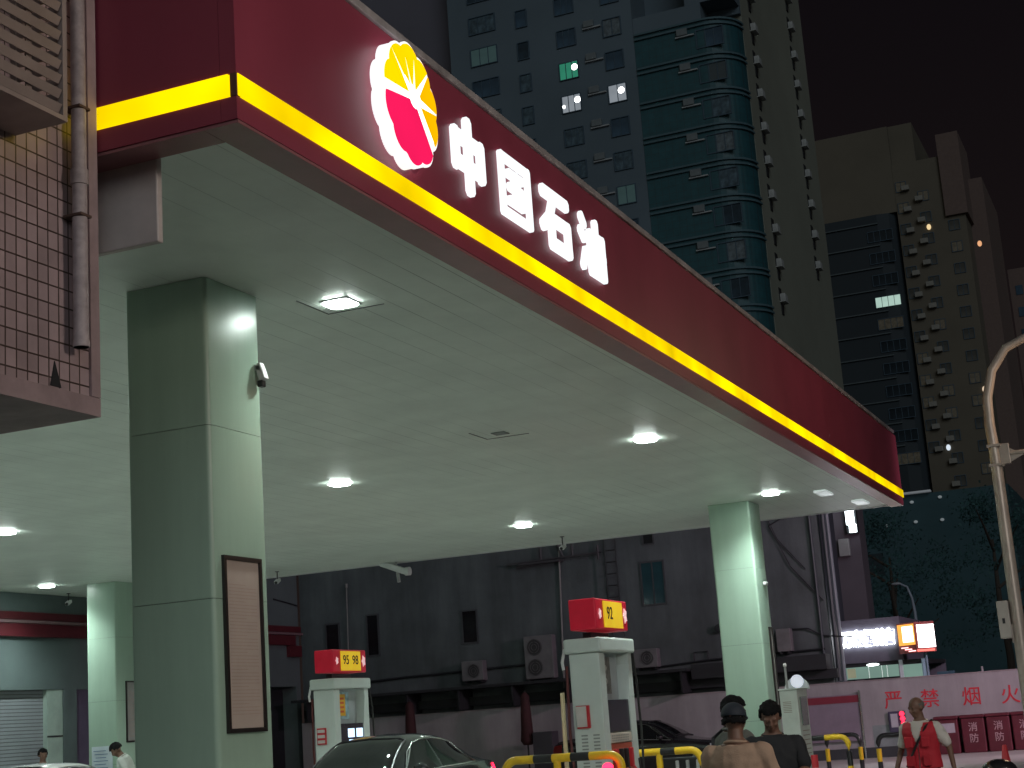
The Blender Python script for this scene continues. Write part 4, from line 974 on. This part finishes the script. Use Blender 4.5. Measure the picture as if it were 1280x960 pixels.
# ------------------------------------------------------------------ street lamp at the right
def street_lamp(x, y, label, power, col=(1, .72, .55), aim=None):
    t = thing('street_lamp', label, 'street lamp', (x, y, 0), 0, 'arched street lamps along the road')
    pm = mat('lamp_steel', (.42, .37, .33), .4, metal=.3, var=.15)
    g = G(); g.tube([(0, 0, 0), (0, 0, 5.2)], [.105, .085], 18); obj('post', g, pm, t, world=False, smooth=40)
    arc = [(0, 0, 5.2), (-.02, 0, 5.7), (.0, 0, 6.1), (.12, 0, 6.52), (.37, 0, 6.84), (.78, 0, 7.0), (1.3, 0, 7.06), (1.9, 0, 7.08)]
    g = G(); g.tube(arc, [.082, .08, .075, .072, .068, .06, .05, .045], 14); obj('arched_arm', g, pm, t, world=False, smooth=60)
    g = G(); g.box(.07, .22, -.04, .04, 5.04, 5.36, bev=.01); g.prism([(.07, 5.0), (.42, 5.16), (.07, 5.38)], -.012, .012, 'y'); g.box(-.1, .1, -.1, .1, 5.02, 5.06); g.box(-.1, .1, -.1, .1, 5.32, 5.36); obj('bracket', g, pm, t, world=False)
    g = G(); g.tube([(.2, 0, 5.2), (3.2, 0, 5.24)], .035, 10); obj('crossbar', g, pm, t, world=False)
    g = G(); g.box(-.27, -.10, -.12, .12, 2.42, 2.98, bev=.015); cb = obj('control_box', g, mat('box_beige', (.42, .39, .36), .5), t, world=False)
    g = G(); g.box(-.21, -.17, -.124, -.121, 2.64, 2.72); obj('box_label', g, darkmetal, cb, world=False)
    g = G(); g.box(-.11, -.06, -.05, .05, 2.35, 2.62); obj('clamp', g, pm, t, world=False)
    g = G(); g.box(1.7, 2.4, -.12, .12, 7.03, 7.15, bev=.03); hd = obj('luminaire', g, darkmetal, t, world=False)
    g = G(); g.box(1.8, 2.35, -.09, .09, 7.01, 7.028); obj('lens', g, emat('sodium', (1, .62, .3), 25), hd, world=False)
    li = bpy.data.lights.new('street_lamp_light', 'SPOT' if aim else 'POINT'); li.energy = power; li.color = col; li.shadow_soft_size = .7
    lo = bpy.data.objects.new('street_lamp_light', li); COL.objects.link(lo); lo.parent = t; lo.location = (2.1, 0, 6.9)
    if aim: li.spot_size = R(95); li.spot_blend = .7; lo.rotation_euler = (Vector(aim)-Vector((x+2.1, y, 6.9))).to_track_quat('-Z', 'Y').to_euler()
    return t
street_lamp(-2.36, 25, 'steel street lamp post with arched arm at the right edge of the picture', 130, (1, .66, .42))
street_lamp(5.0, 7.0, 'added unseen street lamp to the right, lighting the fascia and tiles', 1900, (1, .88, .76))  # unseen copy, added to light the fascia and the tiled wall
street_lamp(1.4, 34.5, 'added unseen lamp out of frame, aimed to brighten the rear wall', 3800, (1, .64, .82), aim=(-9.5, 43, 4.5))  # unseen copy with a spot, added to brighten perimeter wall and rear building

# ------------------------------------------------------------------ lit shop and street behind the wall
KY = 62.; KQ = 44.9/62
KMAP = lambda v: Vector((v.x*KQ, 44.9+(v.y-KY)*KQ, CAMH+(v.z-CAMH)*KQ if v.z > .01 else 0))    # the shop is a small kiosk just behind the wall
sk = thing('roadside_shop', 'low shop with blazing white lettering and a lit glass front behind the perimeter wall', 'shop', (-10.8*KQ, 44.9, 0))
g = G(); g.box(-13.3, -10.2, KY, KY+5, 3.05, 4.7); g.box(-13.3, -13.1, KY, KY+5, 0, 3.05); g.box(-12.7, -9.35, KY+4.8, KY+5, 0, 3.05); g.box(-13.1, -9.35, KY+.0, KY+.15, 0, 2.25); obj('wall', g, mat('shop_wall', (.10, .10, .13), .7), sk)
g = G(); g.box(-13.1, -9.35, KY+.1, KY+5, 2.9, 3.04); obj('canopy_roof', g, darkmetal, sk)
g = G(); g.box(-12.65, -10.45, KY+.12, KY+.15, 2.45, 2.95); g.box(-10.3, -9.5, KY+.12, KY+.15, 2.38, 2.86); wi = obj('glass_front', g, emat('shop_glow', (.42, .66, .56), .42), sk)
g = G(); g.box(-12.42, -12.1, KY+.10, KY+.118, 2.5, 2.86); obj('poster', g, mat('poster_olive', (.2, .2, .12), .6, emit=(.3, .33, .22), es=.5), wi)
g = G()
for x in (-11.6, -11.1, -10.9): g.box(x, x+.02, KY+.10, KY+.118, 2.45, 2.9)
obj('glazing_bars', g, mat('bar_white', (.7, .75, .72), .4, emit=(.6, .8, .7), es=.5), wi)
g = G(); g.ell((-11.4, KY+.05, 2.95), (.24, .05, .05)); obj('ceiling_lamp', g, emat('lamp_white', (.9, 1, 1), 6), wi)
for x, m_ in ((-10.4, 'col_pale'), (-9.55, 'col_blue')):
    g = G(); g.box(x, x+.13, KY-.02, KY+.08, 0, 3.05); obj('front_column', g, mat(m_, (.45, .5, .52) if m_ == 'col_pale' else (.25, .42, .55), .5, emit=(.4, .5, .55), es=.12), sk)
text('sign_letters', '万家便利店', .62, emat('shop_letters', (.92, .96, 1), 12), sk, (-11.45, KY-.06, 3.93), FY, ext=.03, off=.04, sx=.66)
bx = thing('box_sign', 'two sided glowing box sign, orange on one face and white on the other', 'sign', (-9.5*KQ, 44.7, 3.0))
def quadprism(poly, dy): return poly
g = G(); g.box(-10.1, -8.95, KY-.7, KY-.3, 3.2, 4.4) if False else g.prism([(-10.25, KY-.45), (-9.5, KY-1.0), (-8.85, KY-.55), (-9.6, KY+.0)], 3.25, 4.38, 'z'); obj('case', g, mat('sign_case', (.3, .05, .04), .5), bx)
def on_face(p0, p1, u0, u1, z0, z1, off):
    a, b = Vector(p0), Vector(p1); d = (b-a); n = Vector((d.y, -d.x)).normalized()*off
    q0, q1 = a+d*u0+n, a+d*u1+n; k = n.normalized()*.01
    return [(q0.x, q0.y), (q1.x, q1.y), (q1.x+k.x, q1.y+k.y), (q0.x+k.x, q0.y+k.y)], z0, z1
P0, P1, P2 = (-10.25, KY-.45), (-9.5, KY-1.0), (-8.85, KY-.55)
def fpan(name, p0, p1, u0, u1, z0, z1, off, m_):
    pl, a, b = on_face(p0, p1, u0, u1, z0, z1, off); g = G(); g.prism(pl, a, b, 'z'); return obj(name, g, m_, bx)
fpan('orange_face', P0, P1, .04, .96, 3.55, 4.33, .006, emat('orange_glow', (1, .42, .08), 1.4))
fpan('white_oval', P0, P1, .30, .90, 3.66, 4.25, .02, emat('oval_glow', (1, .93, .7), 4))
for k in range(3): fpan('red_stroke', P0, P1, .15+.2*k, .55+.2*k, 3.30+.0*k+.07*(2-k), 3.34+.07*(2-k), .02, emat('pink_glow', (1, .5, .5), 2.5))
fpan('white_face', P1, P2, .10, .97, 3.42, 4.27, .006, emat('white_face_glow', (.9, .98, 1), 6))
fpan('red_edge', P1, P2, .0, .9, 3.28, 3.36, .008, emat('red_edge_glow', (1, .2, .16), 1.6))
g = G(); g.tube([(-9.3, KY-.3, 0), (-9.3, KY-.3, 3.24)], .05, 10); obj('pole', g, mat('pole_blue', (.2, .3, .38), .4), bx)
g = G(); g.box(-9.05, -8.4, KY+.2, KY+.26, 0, 2.5); tag(obj('glass_screen', g, mat('screen_blue', (.06, .12, .16), .2)), 'bluish glass screen right of the lit shop', 'screen')
for i, (px_, z_) in enumerate([(-7.6, 2.6), (-7.5, 2.4)]):
    g = G(); g.tube([(px_, KY+2, 0), (px_, KY+2, z_)], .045, 8); tag(obj('grey_post', g, mat('post_grey', (.35, .36, .37), .5)), ['taller grey post seen above the wall right of the shop', 'shorter grey post beside the taller one'][i], 'post')
KMAP = None
t = thing('road_lamp', 'small distant street lamp with a curved neck above the lit shop', 'street lamp', (-10.8, 70, 0))
g = G(); g.tube([(0, 0, 0), (0, 0, 5.2), (-.05, 0, 5.8), (-.2, 0, 6.3), (-.55, 0, 6.5)], [.09, .07, .055, .05, .045], 10); obj('post', g, mat('post_blue', (.25, .30, .36), .5), t, world=False, smooth=40)
g = G(); g.ell((-.65, 0, 6.48), (.22, .12, .07)); obj('lamp_head', g, mat('head_grey', (.3, .33, .36), .4), t, world=False)

# dark block with bulbs
bb = thing('dark_block', 'low dark teal block with small dim bulbs under the far canopy corner', 'building', (-10, 85, 0))
g = G(); g.box(-19, -7.6, 85, 95, 0, 12.1); obj('wall', g, mat('block_teal', (.028, .075, .09), .7, var=.15, scale=.3), bb)
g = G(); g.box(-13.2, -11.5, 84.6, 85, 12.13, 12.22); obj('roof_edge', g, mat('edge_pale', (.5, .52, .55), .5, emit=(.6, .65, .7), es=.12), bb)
for x, z in [(-12.56, 11.7), (-11.08, 11.8), (-13.96, 10.6), (-12.48, 10.64), (-11.11, 10.6), (-14.1, 4.8)]:
    g = G(); g.ell((x, 84.9, z), (.11, .08, .08), u=10, v=8); obj('bulb', g, mat('bulb_dim', (.5, .5, .5), .4, emit=(.6, .7, .75), es=.16), bb)
for x in (-17, -15):
    for z in (8.6,):
        g = G(); g.box(x-.6, x+.6, 84.97, 84.995, z-.6, z+.6); obj('window', g, mat('block_pane', (.02, .035, .045), .2), bb)

# trees
def tree(x, y, h, r, label, seed):
    rnd = random.Random(seed); t = thing('tree', label, 'tree', (x, y, 0), 0, 'dark street trees behind the wall')
    g = G(); g.tube([(0, 0, 0), (.1, 0, h*.3), (-.05, .1, h*.55), (0, 0, h*.8)], [.22, .17, .12, .05], 10)
    for k in range(6):
        a = rnd.random()*6.28; z = h*(.35+.08*k); g.tube([(0, 0, z), (math.cos(a)*r*.4, math.sin(a)*r*.4, z+h*.1), (math.cos(a)*r*.7, math.sin(a)*r*.7, z+h*.16)], [.08, .05, .02], 6)
    obj('trunk', g, mat('bark', (.06, .05, .04), .9), t, world=False)
    g = G(); cl = []
    for k in range(34):
        a = rnd.random()*6.28; zz = rnd.uniform(.38, 1.0)*h; rr = r*math.sin(min(1, (h*1.05-zz)/(h*.5))*math.pi/2)*rnd.uniform(.2, .95); cl.append(Vector((math.cos(a)*rr, math.sin(a)*rr, zz)))
    for c in cl:
        for _ in range(75):
            p = c+Vector((rnd.gauss(0, .42), rnd.gauss(0, .42), rnd.gauss(0, .32))); u = Vector((rnd.gauss(0, 1), rnd.gauss(0, 1), rnd.gauss(0, 1))).normalized(); v = u.orthogonal().normalized(); s_ = rnd.uniform(.06, .13)
            g.b.faces.new([g.b.verts.new(p+u*s_), g.b.verts.new(p+v*s_*.5), g.b.verts.new(p-u*s_), g.b.verts.new(p-v*s_*.5)])
    obj('crown', g, mat('leaves_dark', (.025, .075, .075), .6, var=.5, scale=1.5), t, world=False)
tree(-12.6, 76, 10.2, 3.6, 'dark leafy tree above the lit shop lettering', 1)
tree(-7.6, 74, 10.4, 3.9, 'dark leafy tree right of the glowing box sign', 2)
tree(-3.6, 70, 7.6, 2.8, 'dark leafy tree left of the street lamp post', 3)
tree(-1.2, 78, 8.0, 3.0, 'dark leafy tree at the right edge behind the lamp post', 4)

# ------------------------------------------------------------------ towers
conc_t = mat('tower_front_bluelit', (.12, .158, .190), .85, var=.18, scale=.06); conc_s = mat('tower_side', (.27, .27, .22), .85, var=.15, scale=.06)  # front wall has its bluish light painted into the colour
teal_t = line_mat('tower_teal', (.022, .090, .108), {0: .6, 2: .6}, gap=.03, gcol=(.03, .06, .07), rough=.5, bump=.1, var=.15)
belt_m = mat('tower_belt', (.075, .135, .16), .7); wn_d = mat('tower_pane', (.045, .085, .13), .25, var=.6, scale=.35); wn_f = mat('tower_frame', (.06, .10, .14), .6); wn_2 = mat('tower_pane_brown', (.09, .085, .075), .3, var=.6, scale=.3)
acm = mat('tower_ac', (.42, .42, .41), .6, var=.2); shelf = mat('tower_shelf', (.42, .43, .44), .7)
def make_window(name, w_, h_, axis, m=wn_d, bars=2, d=.12):
    """a framed window whose frame mesh is centred on its origin; axis y = faces -y, x = faces +x"""
    g = G(); f = .07
    def bx_(a0, a1, z0, z1, o0, o1):
        if axis == 'y': g.box(a0, a1, -o1, -o0, z0, z1)
        else: g.box(o0, o1, a0, a1, z0, z1)
    bx_(-w_/2-f, -w_/2, -h_/2-f, h_/2+f, 0.003, d); bx_(w_/2, w_/2+f, -h_/2-f, h_/2+f, 0.003, d); bx_(-w_/2, w_/2, h_/2, h_/2+f, 0.003, d); bx_(-w_/2, w_/2, -h_/2-f, -h_/2, 0.003, d)
    for k in range(1, bars): bx_(-w_/2+w_*k/bars-.03, -w_/2+w_*k/bars+.03, -h_/2, h_/2, .03, .07)
    o = obj(name, g, wn_f, None, world=False); COL.objects.unlink(o)
    g = G(); bx_(-w_/2, w_/2, -h_/2, h_/2, .003, .026); p = obj('pane', g, m, o, world=False); COL.objects.unlink(p)
    return o, p
PANES = []
def put(proto, parent, loc, pane=None):
    if pane is None and parent is T1:
        if not PANES: PANES.extend([mat('pane_curtain', (.13, .16, .18), .5, var=.5, scale=2.5), mat('pane_darker', (.02, .04, .06), .15, var=.6, scale=.8), mat('pane_half', (.07, .11, .14), .3, var=.8, scale=1.6)])
        pane = random.choice([None, None]+PANES)
    if pane is None and parent.name.startswith('far') and random.random() < .3: pane = mat('pane_dimlit', (.10, .09, .07), .5, var=.8, scale=2, emit=(.5, .4, .25), es=.02)
    o, p = proto; a = o.copy(); COL.objects.link(a); a.parent = parent; a.location = Vector(loc)-wloc(parent)
    b = p.copy(); COL.objects.link(b); b.parent = a; b.location = (0, 0, 0)
    if pane: b.data = b.data.copy(); b.data.materials.clear(); b.data.materials.append(pane)
    return a
T1 = thing('apartment_tower', 'tall grey apartment tower with teal tiled corner and a few lit windows behind the canopy', 'building', (-38, 125, 0))
TY = 118.
g = G(); g.box(-52.2, -35.4, TY, TY+24, 0, 82); g.box(-31, -26.83, TY+2.5, TY+26, 58.0, 82); g.box(-30.8, -26.84, TY+.05, TY+2.498, 58.62, 82); g.box(-35.38, -31, TY+4, TY+26, 58, 82); g.box(-35.38, -29.5, TY+.02, TY+3.9, 56.9, 58.6)
obj('wall', g, conc_t, T1)
g = G(); g.box(-64, -52.25, TY+3, TY+24, 0, 82); obj('side_wing', g, mat('wing_violet', (.14, .13, .16), .85, var=.1, scale=.1), T1)
g = G(); g.box(-52.9, -47.9, TY-.4, TY-.003, 0, 82) ; g.b.free()
# teal body with a rounded corner
arc = [(-35.39, TY), (-29.6, TY)]+[(-29.6+2.75*math.sin(a), TY+2.75-2.75*math.cos(a)) for a in np.linspace(.1, math.pi/2, 10)]+[(-26.85, TY+26), (-35.39, TY+26)]
g = G(); g.prism(arc, 0, 56.9, 'z'); obj('teal_corner', g, teal_t, T1)
g = G(); g.box(-29, -26.80, TY+3.0, TY+29.5, 0, 82); obj('side_wall', g, conc_s, T1)
for k in range(12):
    z = 53.9-3.05*k+3.05
    for dz in (0, -.42):
        g = G(); pl = [(-35.3, TY-.18), (-29.6, TY-.18)]+[(-29.6+2.93*math.sin(a), TY+2.75-2.93*math.cos(a)) for a in np.linspace(.1, math.pi/2, 10)]
        pl2 = [(x, y+.25) for x, y in pl[:3]]; inner = [(-35.3, TY+.05), (-29.6, TY+.05)]+[(-29.6+2.7*math.sin(a), TY+2.75-2.7*math.cos(a)) for a in np.linspace(.1, math.pi/2, 10)]
        g.prism(pl+inner[::-1], z+dz, z+dz+.16, 'z'); obj('belt', g, belt_m, T1)
wA = make_window('window', 1.62, 1.45, 'y', bars=3); wB = make_window('window', 1.5, 1.5, 'y', bars=2); wC = make_window('window', .95, 1.5, 'y', bars=1); wD = make_window('window', 2.4, 1.5, 'y', bars=3); wE = make_window('window', 2.2, 1.5, 'y', bars=3)
lit_w = emat('lit_white', (.42, .47, .52), .55); lit_g = emat('lit_green', (.05, .36, .22), .55); lit_d = emat('lit_dim', (.05, .09, .09), .5)
shp = G(); shp.box(-.8, .8, -.22, -.003, -.05, .05); shelf_me = obj('ac_shelf', shp, shelf, None, world=False); COL.objects.unlink(shelf_me)
aco = G(); aco.box(-.45, .45, -.33, -.02, .063, .65, bev=.03, seg=1); ac_me = obj('ac_unit', aco, mat('ac_wall', (.17, .19, .20), .6), None, world=False); COL.objects.unlink(ac_me)
def putm(o, parent, loc):
    a = o.copy(); COL.objects.link(a); a.parent = parent; a.location = Vector(loc)-wloc(parent); return a
for k in range(-4, 9):
    z = 55.35-2.97*k
    put(wA, T1, (-41.32, TY, z), lit_g if k == 0 else (lit_w if k == 1 else None))
    put(wB, T1, (-37.2, TY, z), lit_w if k == 1 else (lit_d if k == 4 else None))
    put(wC, T1, (-45.3, TY, z-.2))
    put(wD, T1, (-49.0, TY, z+.2), lit_d if k in (-1, 2) else None)
    putm(shelf_me, T1, (-38.95, TY, z+.35)); putm(ac_me, T1, (-39.2, TY, z+.35))
bulbm = emat('room_bulb', (1, 1, .98), 6)
for x, z in ((-40.78, 55.55), (-40.75, 52.6), (-36.85, 52.55), (-42.0, 52.2)):
    g = G(); g.ell((x, TY-.1, z), (.28 if x > -42 else .12, .05, .28 if x > -42 else .16), u=14, v=10); obj('room_lamp', g, bulbm, T1)
for k in range(8):
    z = 56.95-3.05*k
    put(wE, T1, (-28.6-.35, TY+.05, z-1.55), mat('pane_mid', (.07, .09, .10), .4) if k == 1 else None)
    putm(shelf_me, T1, (-31.0, TY, z-1.05)); putm(ac_me, T1, (-31.2, TY, z-1.05))
sw = make_window('window', 1.3, 1.4, 'x', bars=2)
g = G(); g.box(.02, .48, -.5, .5, -.33, .33, bev=.04, seg=1); g.box(.003, .52, -.6, .6, -.40, -.335); acs = obj('ac_unit', g, acm, None, world=False); COL.objects.unlink(acs)
g = G(); g.box(.003, .06, -1.5, -.7, -.35, .75); slot = obj('dark_recess', g, mat('slot_black', (.018, .018, .02), .7), None, world=False); COL.objects.unlink(slot)
g = G(); g.box(.003, .08, -.3, .4, -1.35, -.5); slot2 = obj('dark_recess', g, MATS['slot_black'], None, world=False); COL.objects.unlink(slot2)
for k in range(10):
    for y, zz in ((124.2, 61.0), (140.9, 67.9)):
        z = zz-2.98*k
        putm(acs, T1, (-26.80, y, z)); putm(slot, T1, (-26.80, y+.9, z+.1)); putm(slot2, T1, (-26.80, y, z))

T2 = thing('far_tower', 'dark apartment tower further back at the right, one bright window on its teal side', 'building', (-32, 220, 0))
Y2 = 210.
t2b = mat('tower2_brown', (.145, .122, .092), .9, var=.2, scale=.05); t2t = mat('tower2_teal', (.022, .031, .039), .7, var=.15, scale=.05)
g = G(); g.box(-46, -25.0, Y2+1, Y2+30, 0, 78.5); g.box(-46, -28.2, Y2+.05, Y2+.999, 66, 78.3); g.box(-28.2, -19.4, Y2, Y2+25, 0, 72.6); obj('wall', g, t2b, T2)
g = G(); g.box(-19.4, -17.2, Y2+6, Y2+25, 0, 70.5); g.box(-21.9, -19.0, Y2-.5, Y2+10, 64, 75.5); obj('wall_pier', g, mat('tower2_red', (.17, .115, .10), .9, var=.1), T2)
g = G(); g.prism([(-44, Y2-.4), (-31, Y2-.4), (-29.4, Y2), (-28.3, Y2+1), (-44, Y2+1)], 0, 66, 'z'); obj('teal_bay', g, t2t, T2)
g = G()
pts = [(-36, 66), (-28.3, 66), (-28.3, 70)]+[(-28.3-7.7*math.sin(a), 66+10*math.cos(a)*.9) for a in np.linspace(.3, math.pi/2, 8)]
g.b.free()
w2 = make_window('window', 1.3, 1.3, 'y', m=wn_2, bars=2); w3 = make_window('window', 3.3, 1.4, 'y', m=mat('pane_navy', (.018, .026, .034), .3, var=.6, scale=.3), bars=4)
g = G(); g.box(-1.0+.5, .5, -.7, -.02, -.3, .35, bev=.03, seg=1); ac2 = obj('ac_unit', g, mat('ac_dim', (.27, .25, .22), .6), None, world=False); COL.objects.unlink(ac2)
for k in range(14):
    z = 72.3-3.0*k
    if k: 
        put(w2, T2, (-27.3+.0, Y2, z)); putm(ac2, T2, (-26.7, Y2, z-.4))
    put(w2, T2, (-24.5, Y2, z-4.8)); putm(ac2, T2, (-25.1, Y2, z-5.2))
    put(w2, T2, (-21.0, Y2, z-6.6))
    if k > 2:
        put(w3, T2, (-30.8, Y2-.42, 62.9-3.07*(k-3)), emat('lit_far', (.55, .78, .68), .75) if k == 6 else None)
        g = G(); g.box(-43.9, -30.9, Y2-.65, Y2-.403, 64.6-3.07*(k-3), 64.75-3.07*(k-3)); obj('belt', g, mat('belt_dim', (.09, .11, .12), .7), T2)
for x, z, c in [(-24.3, 63.0, (1, .75, .4)), (-18.1, 59.5, (1, .5, .25)), (-25.5, 33, (.8, .9, 1)), (-15.0, 23, (.8, .9, 1)), (-24, 22, (.8, .8, .7)), (-20, 40, (.9, .7, .5))]:
    g = G(); g.ell((x, Y2-.15, z), (.30, .1, .4), u=10, v=8); obj('room_lamp', g, emat('room_%d' % int(z), c, .9), T2)
T3 = thing('end_tower', 'reddish brown tower edge at the far right behind the street lamp', 'building', (-12, 240, 0))
g = G(); g.box(-17.0, -13.2, 236, 262, 0, 62); obj('wall', g, MATS['tower2_red'], T3)
for k in range(10):
    g = G(); g.box(-16.2, -15.2, 235.9, 235.99, 58-3.3*k, 59.4-3.3*k); obj('window', g, wn_d, T3)
# lower city edge on the right
t = thing('long_building', 'long low unlit building far behind the street lamp', 'building', (18, 150, 0))
g = G(); g.box(-8, 60, 150, 165, 0, 11); obj('wall', g, mat('far_dark', (.04, .045, .055), .9, var=.2, scale=.2), t)
for x in range(-6, 40, 4):
    for z in (3, 6.4):
        g = G(); g.box(x, x+2, 149.95, 149.99, z, z+1.4); obj('window', g, wn_d, t)
g = G(); g.ell((.1, 100, 10.6), (.16, .1, .45)); tag(obj('red_lantern', g, emat('lantern', (1, .22, .1), 2.5)), 'small glowing orange red sign light at the right edge', 'light')
g = G(); g.box(-.55, -.2, 80, 80.1, 3.3, 4.7); tag(obj('lit_panel', g, emat('panel_white', (.7, .95, .95), 2.5)), 'sliver of a pale lit panel right of the lamp post', 'sign')
